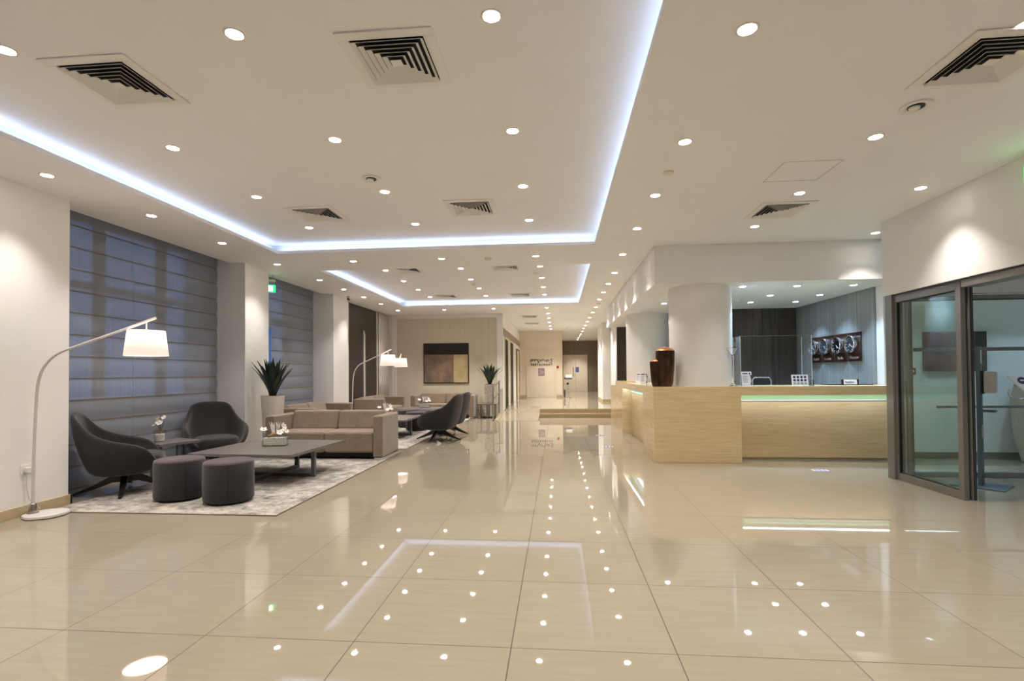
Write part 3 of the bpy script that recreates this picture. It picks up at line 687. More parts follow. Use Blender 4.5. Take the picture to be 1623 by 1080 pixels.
def make_pouf(loc, label, rz=0):
    t = thing('pouf', label, 'pouf', loc, rz, 'round charcoal poufs')
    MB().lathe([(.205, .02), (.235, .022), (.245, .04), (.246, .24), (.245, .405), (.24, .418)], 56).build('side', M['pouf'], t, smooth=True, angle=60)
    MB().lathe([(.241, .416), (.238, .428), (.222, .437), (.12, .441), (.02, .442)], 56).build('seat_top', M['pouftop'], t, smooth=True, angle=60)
    MB().lathe([(.20, 0), (.20, .021)], 40).build('base', M['blackmatte'], t)
    m = MB(); m.tube([(.247, 0, .03), (.247, 0, .41)], .003, 6); m.build('seam', M['blackmatte'], t)
    return t
pf = make_pouf((-4.14, 5.26, .012), 'round charcoal pouf closest to the near lounge chair', math.radians(-40))
dup(pf, (-3.51, 5.17, .012), math.radians(-58), 'round charcoal pouf in front of the coffee table, nearest the open floor')
dup(pf, (-3.36, 11.9, .012), 0, 'round dark pouf behind the second coffee table')
dup(pf, (-3.80, 12.62, .012), 0, 'round dark pouf before the third table, window side')
dup(pf, (-3.27, 12.56, .012), 0, 'round dark pouf before the third table, aisle side')

def make_table(name, loc, rz, S, H_, label, cat, group, SY=None):
    t = thing(name, label, cat, loc, rz, group); h = S/2; hy = (SY or S)/2
    MB().box(-h, h, -hy, hy, H_-.035, H_).build('tabletop', M['table'], t, bevel=.003, seg=2)
    lw = .05 if S > .9 else .035; i = .04 if S > .9 else .03
    for (x, y) in ((h-i-lw, 0), (-h+i+lw, 0), (0, hy-i-lw), (0, -hy+i+lw)):
        MB().box(x-lw/2, x+lw/2, y-lw/2, y+lw/2, .0, H_-.035).build('leg', M['tableleg'], t, bevel=.002, seg=2)
    e = h-i-lw*1.5; ey = hy-i-lw*1.5
    MB().box(-e, e, -lw*.5, lw*.5, 0.002, .045).build('cross_bar', M['tableleg'], t)
    MB().box(-lw*.5, lw*.5, -ey, ey, 0.001, .044).build('cross_bar', M['tableleg'], t)
    return t
make_table('coffee_table', (-3.80, 6.50, .012), math.radians(-3), 1.36, .39, 'large square grey coffee table with pebble and orchid vase, behind the two poufs', 'coffee table', 'square coffee tables')
make_table('coffee_table', (-3.80, 10.92, .012), 0, 1.36, .39, 'square grey coffee table on the second rug, behind the near taupe sofa', 'coffee table', 'square coffee tables')
make_table('coffee_table', (-3.78, 13.85, .012), 0, 1.2, .40, 'grey coffee table furthest back, before the sofa under the painting', 'coffee table', 'square coffee tables', .95)
make_table('side_table', (-5.19, 6.40, 0.012), math.radians(-22), .54, .47, 'small grey side table between two lounge chairs at the window', 'side table', 'small side tables')
make_table('side_table', (-2.10, 15.30, 0), 0, .56, .44, 'small grey side table carrying the silver potted agave by the handrail', 'side table', 'small side tables')

def make_rug(name, x0, x1, y0, y1, label):
    t = thing(name, label, 'rug', (0, 0, 0), 0, 'distressed area rugs')
    MB().box(x0, x1, y0, y1, .0005, .011).build('pile', M['rug'], t)
    m = MB()
    for (a, c, d, e) in ((x0-.012, x0, y0-.012, y1+.012), (x1, x1+.012, y0-.012, y1+.012), (x0, x1, y0-.012, y0), (x0, x1, y1, y1+.012)): m.box(a, c, d, e, .0005, .009)
    m.build('binding', M['rugedge'], t)
make_rug('rug', -5.10, -2.70, 4.68, 8.55, 'distressed grey and blue rug under the near coffee table and poufs')
make_rug('rug', -5.2, -2.72, 8.92, 12.9, 'distressed grey and blue rug under the second coffee table')
make_rug('rug', -5.0, -2.6, 13.0, 15.9, 'distressed grey rug under the far sofa below the painting')

def make_lamp(loc, rz, label, hook=(1.05, 1.947)):
    """arm leaves along local +x"""
    t = thing('arc_floor_lamp', label, 'floor lamp', loc, rz, 'white arc floor lamps')
    MB().lathe([(.165, 0), (.178, .012), (.174, .03), (.15, .034)], 48, (.11, 0, 0)).build('base', M['whitemetal'], t, smooth=True, angle=30)
    MB().lathe([(.045, .034), (.045, .05), (.03, .055), (.03, .12), (.022, .13)], 24).build('collar', M['steel'], t, smooth=True)
    pts = [(0, 0, .12), (.005, 0, .55), (.02, 0, 1.05), (.035, 0, 1.28), (.07, 0, 1.42), (.14, 0, 1.53), (.23, 0, 1.60), (.36, 0, 1.655), (.60, 0, 1.755), (.84, 0, 1.857), (hook[0], 0, hook[1])]
    def cr(p0, p1, p2, p3, u): return tuple(.5*((2*b_)+(-a+c)*u+(2*a-5*b_+4*c-d)*u*u+(-a+3*b_-3*c+d)*u**3) for a, b_, c, d in zip(p0, p1, p2, p3))
    q = []
    for i in range(len(pts)-1):
        for k in range(4): q.append(cr(pts[max(i-1, 0)], pts[i], pts[i+1], pts[min(i+2, len(pts)-1)], k/4))
    q.append(pts[-1]); MB().tube(q, .013, 12).build('pole', M['whitemetal'], t, smooth=True)
    sx = hook[0]-.085; zt = 1.813
    MB().tube([(sx, 0, 1.912), (sx, 0, zt-.02)], .007, 10).build('hanger', M['whitemetal'], t, smooth=True)
    m = MB(); m.lathe([(.190, zt-.255), (.160, zt)], 48, (sx, 0, 0), close=False); sh = m.build('lamp_shade', M['shade'], t, smooth=True, solid=.004)
    MB().lathe([(.186, zt-.242), (.186, zt-.237)], 48, (sx, 0, 0)).build('diffuser', M['diffuser'], sh)
    MB().lathe([(.035, zt-.2445), (.035, zt-.2425)], 24, (sx, 0, 0)).build('bulb', M['bulb'], sh)
    return t
fl = make_lamp((-5.075, 4.52, 0), math.radians(18), 'white arc floor lamp by the near wall, its shade hanging before the blind')
dup(fl, (-4.98, 12.0, 0.0), math.radians(-9), 'white arc floor lamp rising between two taupe sofas before the dark door')
dup(fl, (-5.03, 15.4, 0), math.radians(-61), 'white arc floor lamp in the far corner, its shade before the striped wall')

# plants
def agave(t, z0, H_, R, n=46, seed=1):
    rnd = random.Random(seed); m = MB()
    for i in range(n):
        u = (i+.5)/n; a = i*2.39996; tilt = .10+.78*(1-u)**.8*(R/H_)*1.5
        ln = H_*(.80+.2*rnd.random())*(1.0 if u > .3 else .93)
        d = Vector((math.cos(a), math.sin(a), 0)); side = Vector((-math.sin(a), math.cos(a), 0)); rows = []
        for k in range(7):
            v = k/6; th = tilt*(.55+.55*v)
            p = d*(.03+ln*v*math.sin(th))+Vector((0, 0, z0+ln*v*math.cos(th)))
            w = .052*(math.sin(PI*min(1, .25+v*.75))**.8)*(1 if v < 1 else 0)+.0005
            up = Vector((-math.cos(a)*math.cos(th), -math.sin(a)*math.cos(th), math.sin(th)))
            rows.append([tuple(p-side*w+up*.006), tuple(p), tuple(p+side*w+up*.006)])
        m.grid(rows)
    return m.build('leaves', M['leaf'], t, smooth=True, angle=180)
def tapered(m, w0, w1, z0, z1, mi=0):
    m.hexa([(-w0, -w0, z0), (w0, -w0, z0), (w0, w0, z0), (-w0, w0, z0), (-w1, -w1, z1), (w1, -w1, z1), (w1, w1, z1), (-w1, w1, z1)], mi); return m
t = thing('potted_agave', 'large green agave in a tall white tapered planter before the second pier', 'potted plant', (-4.855, 8.32, 0.012))
MB().lathe([(.13, 0), (.14, .01), (.185, .97), (.19, .99), (.172, .99), (.168, .955)], 40).build('planter', M['planter'], t, smooth=True)
MB().lathe([(.166, .945), (.16, .965)], 30).build('soil', M['soil'], t)
agave(t, .96, .70, .27, 34, 3)
t = thing('potted_agave', 'agave in a silver relief pot on the side table by the handrail', 'potted plant', (-2.04, 15.30, .44))
m = MB(); tapered(m, .12, .165, .002, .58); m.build('planter', M['silver'], t, bevel=.01)
MB().box(-.14, .14, -.14, .14, .575, .587).build('soil', M['soil'], t)
agave(t, .585, .66, .32, 34, 5)

# vases with orchids
def flower(parent, c, r, seed, tilt=.5):
    rnd = random.Random(seed); m = MB(); c = Vector(c); a0 = rnd.random()*6
    nrm = Vector((rnd.uniform(-.6, .6), rnd.uniform(-1, -.2), rnd.uniform(.1, .9))).normalized()
    u = nrm.orthogonal().normalized(); v = nrm.cross(u)
    for k in range(5):
        a = a0+k*2*PI/5; d = u*math.cos(a)+v*math.sin(a); s = nrm.cross(d); rows = []
        for j in range(5):
            f = j/4; p = c+d*(r*f)+nrm*(r*.35*f*f); w = r*.42*math.sin(PI*(.12+.82*f))
            rows.append([tuple(p-s*w), tuple(p+nrm*r*.06), tuple(p+s*w)])
        m.grid(rows)
    fl_ = m.build('flower', M['petal'], parent, smooth=True, angle=180)
    MB().ball(tuple(c+nrm*r*.16), r*.2, 1).build('flower_centre', M['yolk'], fl_, smooth=True)
def lily(parent, base, tip, w, seed):
    m = MB(); base, tip = Vector(base), Vector(tip); d = (tip-base); L_ = d.length; d.normalize(); rnd = random.Random(seed)
    for k in range(4):
        u = d.orthogonal().normalized(); v = d.cross(u); a = k*PI/2+rnd.random()*.5; o = u*math.cos(a)+v*math.sin(a); s = d.cross(o); rows = []
        for j in range(5):
            f = j/4; p = base+d*L_*f+o*(w*1.4*f*f); ww = w*math.sin(PI*(.15+.8*f)); rows.append([tuple(p-s*ww), tuple(p+o*w*.2), tuple(p+s*ww)])
        m.grid(rows)
    return m.build('flower', M['petal'], parent, smooth=True, angle=180)
def pebble_mesh(x0, x1, y0, y1, z0, z1, r, seed):
    rnd = random.Random(seed); m = MB(); m.box(x0+r, x1-r, y0+r, y1-r, z0, z1-r*.8)
    def put(x, y, z): m.ball((x, y, z), r*rnd.uniform(.75, 1.15), 1, (1, rnd.uniform(.7, 1), rnd.uniform(.6, .9)))
    nx, ny, nz = [max(2, int((c-a)/(r*1.75))) for a, c in ((x0, x1), (y0, y1), (z0, z1))]
    j = lambda: rnd.uniform(-.3, .3)*r
    for i in range(nx):
        for k in range(nz):
            for y in (y0+r, y1-r): put(x0+r+(x1-x0-2*r)*i/(nx-1)+j(), y, z0+r+(z1-z0-2*r)*k/(nz-1)+j())
        for k in range(ny): put(x0+r+(x1-x0-2*r)*i/(nx-1)+j(), y0+r+(y1-y0-2*r)*k/(ny-1)+j(), z1-r)
    for i in range(ny):
        for k in range(nz):
            for x in (x0+r, x1-r): put(x, y0+r+(y1-y0-2*r)*i/(ny-1)+j(), z0+r+(z1-z0-2*r)*k/(nz-1)+j())
    return m
def flower_vase(loc, rz, label, w=.30, d=.13, h=.19, fill=.115, seed=1):
    t = thing('flower_vase', label, 'vase', loc, rz, 'glass vases with white orchids')
    m = MB(); x, y, th = w/2, d/2, .006
    for q in ((-x, x, -y, -y+th), (-x, x, y-th, y), (-x, -x+th, -y+th, y-th), (x-th, x, -y+th, y-th)): m.box(*q, 0, h)
    m.box(-x, x, -y, y, 0, .008); m.build('vase', M['glass'], t)
    pb = pebble_mesh(-x+th+.001, x-th-.001, -y+th+.001, y-th-.001, .010, fill, .011, seed).build('pebbles', M['pebble'], t, smooth=True); pb['kind'] = 'stuff'
    MB().tube([(-x*.65, 0, fill+.005), (-.02, .01, fill+.035), (x*.3, 0, fill+.03)], [.016, .028, .02], 10).build('driftwood', M['log'], t, smooth=True)
    rnd = random.Random(seed)
    for k, (fx, fy, fz, r) in enumerate(((-x*.95, -.03, h+.03, .05), (x*.45, -.05, h-.01, .048), (x*.78, 0, h+.03, .045), (x*.6, .02, h+.075, .045), (x*.98, -.02, h, .034))):
        MB().tube([(fx*.3, 0, fill), (fx*.7, fy*.5, (fill+fz)/2+.02), (fx, fy, fz)], .0025, 6).build('stem', M['stemg'], t)
        flower(t, (fx, fy, fz), r, seed*10+k)
    for k, (bx, tx, tz) in enumerate(((-.03, -.07, h+.13), (-.01, -.035, h+.12), (.02, .03, h+.125), (.03, .055, h+.13), (-.05, -.02, h+.06))):
        lily(t, (bx, 0, h-.05), (tx, rnd.uniform(-.03, .02), tz), .013, seed*20+k)
    return t
fv = flower_vase((-3.79, 6.56, .402), math.radians(14), 'rectangular glass vase of pebbles and white orchids on the near coffee table', seed=2)
dup(fv, (-3.74, 10.85, .402), math.radians(-8), 'glass vase of white orchids on the second coffee table, peeking over the sofa arm')
dup(fv, (-3.67, 13.85, .412), math.radians(4), 'glass vase of white orchids on the far table under the painting')
t = thing('orchid_glass', 'small round glass of pebbles with a white orchid on the window side table', 'vase', (-5.25, 6.31, .4825))
MB().lathe([(.058, 0), (.06, .004), (.072, .155), (.069, .155), (.057, .008)], 32).build('vase', M['glass'], t, smooth=True)
m = pebble_mesh(-.044, .044, -.044, .044, .012, .10, .010, 9)
m.lathe([(.052, .012), (.061, .10)], 24); pb = m.build('pebbles', M['pebble'], t, smooth=True); pb['kind'] = 'stuff'
MB().tube([(-.06, 0, .15), (-.02, .01, .135), (.03, 0, .13)], [.014, .02, .014], 8).build('driftwood', M['log'], t, smooth=True)
for k, (fx, fy, fz, r) in enumerate(((-.04, -.02, .235, .05), (.0, -.02, .30, .055), (.025, -.03, .25, .05), (.06, 0, .32, .035))):
    MB().tube([(0, 0, .10), (fx*.6, 0, .2), (fx, fy, fz)], .0028, 6).build('stem', M['stemg'], t); flower(t, (fx, fy, fz), r, 90+k)

# painting
t = thing('painting', 'square abstract painting in dark umber, bronze and gold on the striped wall', 'painting', (-3.528, 15.985, 1.685))
hw, hh = .728, .638
MB().box(-hw, hw, -.045, 0, -hh, hh).build('frame', M['blackmatte'], t, bevel=.006)
MB().box(-hw+.012, hw-.012, -.052, -.045, .285, hh-.012).build('umber_band', M['artdark'], t)
MB().box(-hw+.03, .232, -.053, -.045, -hh+.03, .278).build('bronze_square', M['artbronze'], t)
MB().box(.243, hw-.025, -.053, -.045, -hh+.025, .272).build('gold_panel', M['artgold'], t)
# handrail
t = thing('handrail', 'double chrome tube handrail along the ramp beside the potted agave', 'handrail', (-1.83, 14.4, 0))
for (x, y, z0_, zt) in ((0, 0, 0.0, .93), (.03, 1.25, .14, 1.09)):
    MB().tube([(x, y, z0_), (x, y, zt)], .02, 14).build('post', M['steel'], t, smooth=True); MB().lathe([(.05, z0_), (.05, z0_+.012)], 20, (x, y, 0)).build('flange', M['steel'], t)
MB().tube([(0, -.06, .925), (0, 0, .945), (.03, 1.25, 1.10), (.035, 1.42, 1.10)], .022, 14).build('upper_rail', M['steel'], t, smooth=True)
MB().tube([(.05, -.02, .66), (.085, 1.25, .82), (.09, 1.62, .86)], .022, 14).build('lower_rail', M['steel'], t, smooth=True)
for y, z in ((0, .67), (1.25, .82)): MB().tube([(.0+.02*y, y, z-.03), (.06+.02*y, y, z)], .008, 8).build('bracket', M['steel'], t, smooth=True)
# sockets
for x, w in ((-2.47, 'closer to the far sofa'), (-2.27, 'closer to the plant table')):
    t = thing('wall_socket', 'white double wall socket low on the striped wall, '+w, 'socket', (x, 15.984, .2), 0, 'white wall sockets')
    MB().box(-.07, .07, -.012, 0, -.09, .06).build('face_plate', M['socket'], t, bevel=.004)
    for q in (-.035, .035): MB().box(q-.012, q+.012, -.014, -.012, -.02, .01).build('socket_hole', M['plugdark'], t)
t = thing('wall_outlet', 'white wall outlet with a plug behind the near arc lamp', 'socket', (XW, 4.58, .45))
MB().box(0, .012, -.075, .075, -.045, .045).build('face_plate', M['socket'], t, bevel=.003)
MB().box(.012, .045, -.05, -.005, -.028, .018).build('plug', M['white'], t, bevel=.004)
MB().box(.012, .016, .03, .055, -.015, .015).build('socket_hole', M['plugdark'], t)
t = thing('power_cord', 'grey lamp cord running down the near wall from the outlet', 'cord', (0, 0, 0))
MB().tube([(XW+.04, 4.54, .43), (XW+.03, 4.54, .30), (XW+.03, 4.57, .15), (XW+.035, 4.62, .10), (XW+.05, 4.66, .04)], .004, 8).build('cable', M['whitemetal'], t, smooth=True)

# ================================================================== RECEPTION COUNTER
t = thing('reception_counter', 'long travertine reception counter with LED-lit green glass ledge and corner block', 'reception counter', (0, 0, 0))
YC, XC = 7.785, 1.43; XE = 5.02
ct = t
m = MB(); m.box(XC, 2.70, YC, 8.12, 0, 1.13); m.box(XC, 1.78, 8.12, 8.76, 0, 1.13); m.build('corner_block', M['trav'], t, bevel=.004, seg=2)
m = MB(); m.box(2.70, XE-.005, 8.12, 8.20, .035, .90); m.build('front_panel', M['trav'], t)
m = MB(); m.box(2.70, XE-.005, 8.135, 8.2, 0, .035); m.build('plinth', M['stone'], t)
m = MB(); m.box(2.70, XE-.005, YC, 8.49, 1.0, 1.13); m.build('top_slab', M['trav'], t, bevel=.004, seg=2)
m = MB(); m.box(2.705, XE-.006, 8.10, 8.2, .912, 1.0); m.build('glass_ledge', M['greenledge'], t)
m = MB(); m.box(2.705, XE-.006, 7.95, 7.972, .9945, .9995); m.build('led_strip', M['counterled'], t)
m = MB(); m.box(2.705, XE-.006, 8.095, 8.12, .900, .911); m.build('white_profile', simple('counter_white_profile', (240, 244, 250), .4), t)  # plain white profile, no lamp; stands in for the bright line under the ledge
# side run going back
m = MB(); m.box(1.64, 1.74, 8.76, 11.5, 0, .90); m.build('side_panel', M['trav'], t)
m = MB(); m.box(XC, 2.0, 8.76, 11.5, 1.0, 1.13); m.build('side_slab', M['trav'], t, bevel=.004, seg=2)
m = MB(); m.box(1.63, 1.74, 8.77, 11.49, .91, 1.0); m.build('side_glass_ledge', simple('cyan_glass_ledge', (150, 200, 196), .15, emit=.25, ecol=(180, 232, 226)), t)  # glass emits by itself to imitate the LED glow on it
m = MB(); m.box(1.50, 1.52, 8.77, 11.49, .994, .9995); m.build('side_led_strip', M['counterled'], t)
m = MB(); m.box(XC, 2.0, 11.5, 12.75, 0, 1.15); m.build('end_block', M['trav'], t, bevel=.004, seg=2)
m = MB(); m.box(XC+.03, 2.0, 12.75, 14.2, 0, 1.02); m.build('low_block', M['trav'], t, bevel=.004, seg=2)
ZT = 1.131
# twin copper vase
t = thing('copper_vase', 'tall aged copper vase with a shorter twin joined at its side, on the counter corner', 'vase', (1.645, 7.965, ZT))
MB().lathe([(.095, 0), (.115, .06), (.135, .30), (.142, .52), (.140, .545)], 20).build('tall_body', M['copper'], t, smooth=True, angle=20)
MB().lathe([(.141, .545), (.11, .575), (.05, .595), (.03, .60)], 20).build('tall_lid', M['coppertop'], t, smooth=True, angle=30)
MB().lathe([(.07, 0), (.085, .05), (.105, .28), (.11, .385)], 20, (-.115, .04, 0)).build('short_body', M['copper'], t, smooth=True, angle=20)
MB().lathe([(.11, .385), (.08, .41), (.03, .425)], 20, (-.115, .04, 0)).build('short_lid', M['coppertop'], t, smooth=True)
# tall martini glass
t = thing('tall_glass_vase', 'very tall martini shaped glass vase beside the round column', 'vase', (2.615, 7.875, ZT))
MB().lathe([(.06, 0), (.062, .006), (.03, .03), (.016, .06), (.014, .40), (.018, .45), (.03, .47)], 28).build('stem', M['crystal'], t, smooth=True)
MB().lathe([(.012, .455), (.03, .47), (.085, .575), (.083, .577), (.028, .475), (.01, .465)], 36).build('bowl', M['crystal'], t, smooth=True)
# acrylic screen
t = thing('acrylic_screen', 'clear acrylic protection screen standing on the counter', 'screen', (0, 0, ZT))
MB().box(2.775, 3.80, 8.0, 8.006, 0.002, .755).build('front_sheet', M['acrylic'], t)
MB().box(2.768, 2.774, 8.0, 8.32, .002, .755).build('side_sheet', M['acrylic'], t); MB().box(3.802, 3.808, 8.0, 8.32, .002, .755).build('side_sheet', M['acrylic'], t)
for q in ((2.768, 2.776, 7.998, 8.008, .002, .757), (3.80, 3.808, 7.998, 8.008, .002, .757), (2.776, 3.80, 7.999, 8.007, .755, .758), (2.768, 2.774, 8.312, 8.32, .002, .757), (3.802, 3.808, 8.312, 8.32, .002, .757)):
    MB().box(*q).build('edge', M['acedge'], t)
for x in (2.78, 3.70): MB().box(x, x+.1, 7.95, 8.06, 0, .012).build('foot', M['acrylic'], t)
def leaflet(x, y, rz, w, h, label, kind):
    t = thing('counter_notice', label, 'notice', (x, y, ZT+.001), rz, 'notices on the counter')
    R = Matrix.Rotation(math.radians(-10), 4, 'X')
    MB().box(-w/2, w/2, 0, .006, 0, h, rot=R).build('card', M['paper'], t); MB().box(-w/2, w/2, -.01, .07, 0, .003).build('foot', M['acrylic'], t)
    m = MB()
    if kind == 'icons':
        for r_ in range(2):
            for c in range(4): m.lathe([(.019, -.002), (.019, 0)], 16, (-w*.33+c*w*.22, 0, h*.78-r_*h*.30), axis='y')
        bmesh.ops.transform(m.bm, matrix=R, verts=m.bm.verts); m.build('icons', M['ink'], t)
        m = MB()
        for c in range(4): m.box(-w*.41+c*w*.22, -w*.25+c*w*.22, -.001, 0, h*.1, h*.28)
        bmesh.ops.transform(m.bm, matrix=R, verts=m.bm.verts); m.build('small_print', M['greytext'], t)
    else:
        m.box(-w*.4, w*.12, -.001, 0, h*.82, h*.90); m.box(w*.25, w*.38, -.001, 0, h*.78, h*.92)
        bmesh.ops.transform(m.bm, matrix=R, verts=m.bm.verts); m.build('heading', M['ink'], t)
        m = MB()
        for k in range(8): m.box(-w*.38, w*.2-.02*(k % 3), -.001, 0, h*(.22+.065*k), h*(.245+.065*k))
        bmesh.ops.transform(m.bm, matrix=R, verts=m.bm.verts); m.build('small_print', M['greytext'], t)
        m = MB(); rows = [[(w*(.30+.12*math.sin(v*3)), -.0012, h*(.05+.7*v)), (w*.5, -.0012, h*(.05+.7*v))] for v in [k/8 for k in range(9)]]; m.grid(rows)
        bmesh.ops.transform(m.bm, matrix=R, verts=m.bm.verts); m.build('wine_corner', M['wine'], t)
    return t
leaflet(2.90, 8.10, 0, .15, .22, 'white printed notice behind the acrylic screen near the tall glass vase', 'text')
leaflet(3.68, 8.10, 0, .24, .165, 'white notice with two rows of dark round icons behind the screen', 'icons')
leaflet(1.70, 10.9, math.radians(-35), .14, .21, 'white leaflet stand further back along the counter side', 'text')
leaflet(1.63, 9.85, math.radians(-25), .14, .21, 'white leaflet stand closer to the copper vase on the counter side', 'text')
t = thing('desk_chair', 'chair back with chrome frame showing just above the counter', 'chair', (3.44, 8.95, 0))
m = MB(); m.tube([(-.15, .02, .50), (-.15, 0, 1.20), (-.12, 0, 1.245), (.12, 0, 1.245), (.15, 0, 1.20), (.15, .02, .50)], .012, 10); m.build('back_frame', M['chrome'], t, smooth=True)
MB().box(-.138, .138, -.008, .008, .70, 1.232).build('backrest', M['blackmatte'], t, bevel=.006)
MB().box(-.22, .22, -.02, .42, .44, .52).build('seat', M['blackmatte'], t, bevel=.03)
MB().tube([(0, .2, .06), (0, .2, .44)], .025, 12).build('post', M['chrome'], t)
for k in range(5):
    a = k*2*PI/5; MB().tube([(0, .2, .08), (.27*math.cos(a), .2+.27*math.sin(a), .02)], .018, 8).build('leg', M['chrome'], t)
t = thing('sanitiser_bottle', 'small black pump bottle beside the icon notice', 'bottle', (3.86, 8.12, ZT))
MB().lathe([(.024, 0), (.026, .07), (.012, .09), (.012, .10)], 20).build('bottle', M['ink'], t, smooth=True)
MB().tube([(0, 0, .10), (0, 0, .135), (-.03, 0, .13)], .006, 8).build('pump', M['blackmatte'], t)
t = thing('name_plate', 'small white name plate in a black holder on the counter', 'sign', (4.40, 8.1, ZT))
MB().box(-.10, .10, 0, .012, .012, .085, rot=Matrix.Rotation(math.radians(-14), 4, 'X')).build('plate', M['paper'], t)
m = MB(); m.box(-.115, -.10, -.01, .03, 0, .09); m.box(.10, .115, -.01, .03, 0, .09); m.box(-.10, .10, -.012, .03, 0, .012); m.build('holder', M['black'], t, bevel=.002)
m = MB(); 
for k in range(9): m.box(-.065+k*.0145, -.056+k*.0145, -.003, -.001, .038, .055+(.012 if k in (0, 5) else 0))
bmesh.ops.transform(m.bm, matrix=Matrix.Rotation(math.radians(-14), 4, 'X'), verts=m.bm.verts); m.build('lettering', M['ink'], t)
t = thing('counter_tray', 'flat black tray under the name plate on the counter', 'tray', (4.47, 8.22, ZT))
MB().box(-.33, .33, .0, .2, 0, .012).build('tray', M['black'], t, bevel=.003)
# clocks
for k, (y0, y1, city, dial) in enumerate(((10.06, 10.45, 'Madrid', 'dial'), (9.646, 10.025, 'London', 'dial'), (9.229, 9.604, 'Berlin', 'dialblack'), (8.813, 9.191, 'Moscow', 'dial'))):
    yc = (y0+y1)/2
    t = thing('wall_clock', ('round chrome clock furthest along the grey wall, half behind the acrylic screen', 'round chrome clock on walnut plaque reading London', 'round chrome clock with black dial on walnut plaque reading Berlin', 'round chrome clock on walnut plaque reading Moscow, nearest the counter end')[k], 'clock', (4.98, yc, 1.75), 0, 'world time clocks')
    MB().box(-.02, 0, -.187, .187, -.242, .242).build('plaque', M['walnut'], t, bevel=.002)
    c = (0, 0, .045); R_ = .142
    MB().lathe([(R_, -.02), (R_+.004, -.03), (R_+.004, -.10), (R_-.004, -.108), (R_-.016, -.104), (R_-.018, -.09)], 48, c, axis='x', close=False).build('rim', M['chrome'], t, smooth=True, angle=35)
    d_ = MB().lathe([(R_-.017, -.088), (R_-.017, -.084)], 48, c, axis='x').build('dial', M[dial], t)
    m = MB()
    for h in range(12):
        a = h*PI/6; m.box(-.091, -.0885, -.004, .004, .095, .115, rot=Matrix.Rotation(a, 4, 'X'), off=(0, 0, .045))
    m.build('hour_mark', M['whitemetal'], d_)
    for L_, a in ((.06, .6+k), (.09, 2.2)): MB().box(-.094, -.0915, -.005, .005, -.01, L_, rot=Matrix.Rotation(a, 4, 'X'), off=(0, 0, .045)).build('hand', M['whitemetal'], d_)
    lettering('city_name', city, .075, M['whitemetal'], t, (-.022, 0, -.18), (PI/2, 0, -PI/2), .003)

# ================================================================== CORRIDOR THINGS
t = thing('restaurant_logo', 'black handwritten restaurant name on the cream door at the corridor end', 'sign', (-.70, 23.03, 1.90))
def stroke(m, pts, r): m.tube([(x, -.014, z) for x, z in pts], r, 6, flat=.5)
m = MB()
stroke(m, [(-.50, -.05), (-.47, .06), (-.45, .08), (-.42, .02), (-.40, -.04)], .023); stroke(m, [(-.42, .0), (-.37, .07), (-.33, .07), (-.30, -.03)], .023); stroke(m, [(-.31, .0), (-.25, .075), (-.20, .06), (-.17, -.02), (-.14, -.09)], .023)
stroke(m, [(-.14, -.10), (-.11, -.02), (-.09, .05)], .022)
stroke(m, [(-.05, -.03), (-.03, .05), (-.02, .0), (.04, .07), (.09, .07), (.12, .02), (.16, -.02)], .022)
stroke(m, [(.28, .05), (.21, .03), (.19, -.02), (.23, -.05), (.30, -.02), (.31, .03), (.27, .055)], .022)
stroke(m, [(.50, .075), (.42, .07), (.39, .035), (.45, .01), (.48, -.03), (.44, -.075), (.36, -.075)], .023)
m.build('script', M['blackmatte'], t)
lettering('small_letters', 'RESTAURANT', .125, M['blackmatte'], t, (0, -.012, -.18), (PI/2, 0, 0), .003, spacing=1.35, bold=.0035)
t = thing('poster', 'small violet framed poster below the restaurant name', 'poster', (-.715, 23.03, 1.39))
MB().box(-.145, .145, -.012, 0, -.17, .17).build('sheet', M['poster'], t, bevel=.003); MB().box(-.10, .10, -.014, -.012, -.12, .10).build('picture', M['posterin'], t)
t = thing('fire_bell', 'round red fire alarm sounder beside the restaurant door', 'alarm', (.02, 23.06, 1.615))
MB().lathe([(.06, 0), (.06, -.03), (.045, -.06), (.01, -.065)], 28, axis='y').build('sounder', M['red'], t, smooth=True); MB().lathe([(.065, 0), (.065, -.012)], 28, axis='y').build('back_box', M['vent'], t)
t = thing('wall_notice', 'blue printed notice on the end double door', 'notice', (1.17, 30.25, 1.53))
MB().box(-.10, .10, -.008, 0, -.15, .15).build('sheet', M['bluesign'], t); MB().box(-.06, .02, -.010, -.008, .02, .11).build('red_mark', M['red'], t)
t = thing('wall_notice', 'narrow pale notice with brown script left of the blue one', 'notice', (.94, 30.25, 1.53))
MB().box(-.08, .08, -.006, 0, -.15, .15).build('sheet', M['doorwhite'], t); m = MB(); stroke(m, [(.05, .1), (-.02, .13), (-.01, .04), (.02, .0), (-.01, -.08), (.03, -.13)], .023); m.build('script', M['wine'], t)
t = thing('wall_phone', 'white intercom box on the corridor wall by the side door', 'intercom', (-1.70, 22.68, 1.42))
MB().box(0, .06, -.14, .14, -.15, .15).build('casing', M['white'], t, bevel=.008); MB().box(.06, .066, -.1, -.04, -.11, .11).build('receiver', M['plugdark'], t, bevel=.002)
t = thing('menu_stand', 'chrome menu stand with dark tilted tray at the end of the raised floor', 'stand', (.45, 22.55, PZ))
MB().lathe([(.17, 0), (.17, .012), (.04, .02)], 32).build('base', M['chrome'], t, smooth=True)
MB().tube([(-.05, 0, .02), (-.02, 0, .58)], .018, 10).build('leg', M['chrome'], t, smooth=True); MB().tube([(.07, 0, .02), (.02, 0, .58)], .018, 10).build('leg', M['chrome'], t, smooth=True)
MB().lathe([(.05, -.03), (.055, 0), (.05, .03)], 20, (0, 0, .62), axis='y').build('joint', M['black'], t, smooth=True)
MB().tube([(0, 0, .62), (.02, 0, .84)], .016, 10).build('stem', M['white'], t, smooth=True)
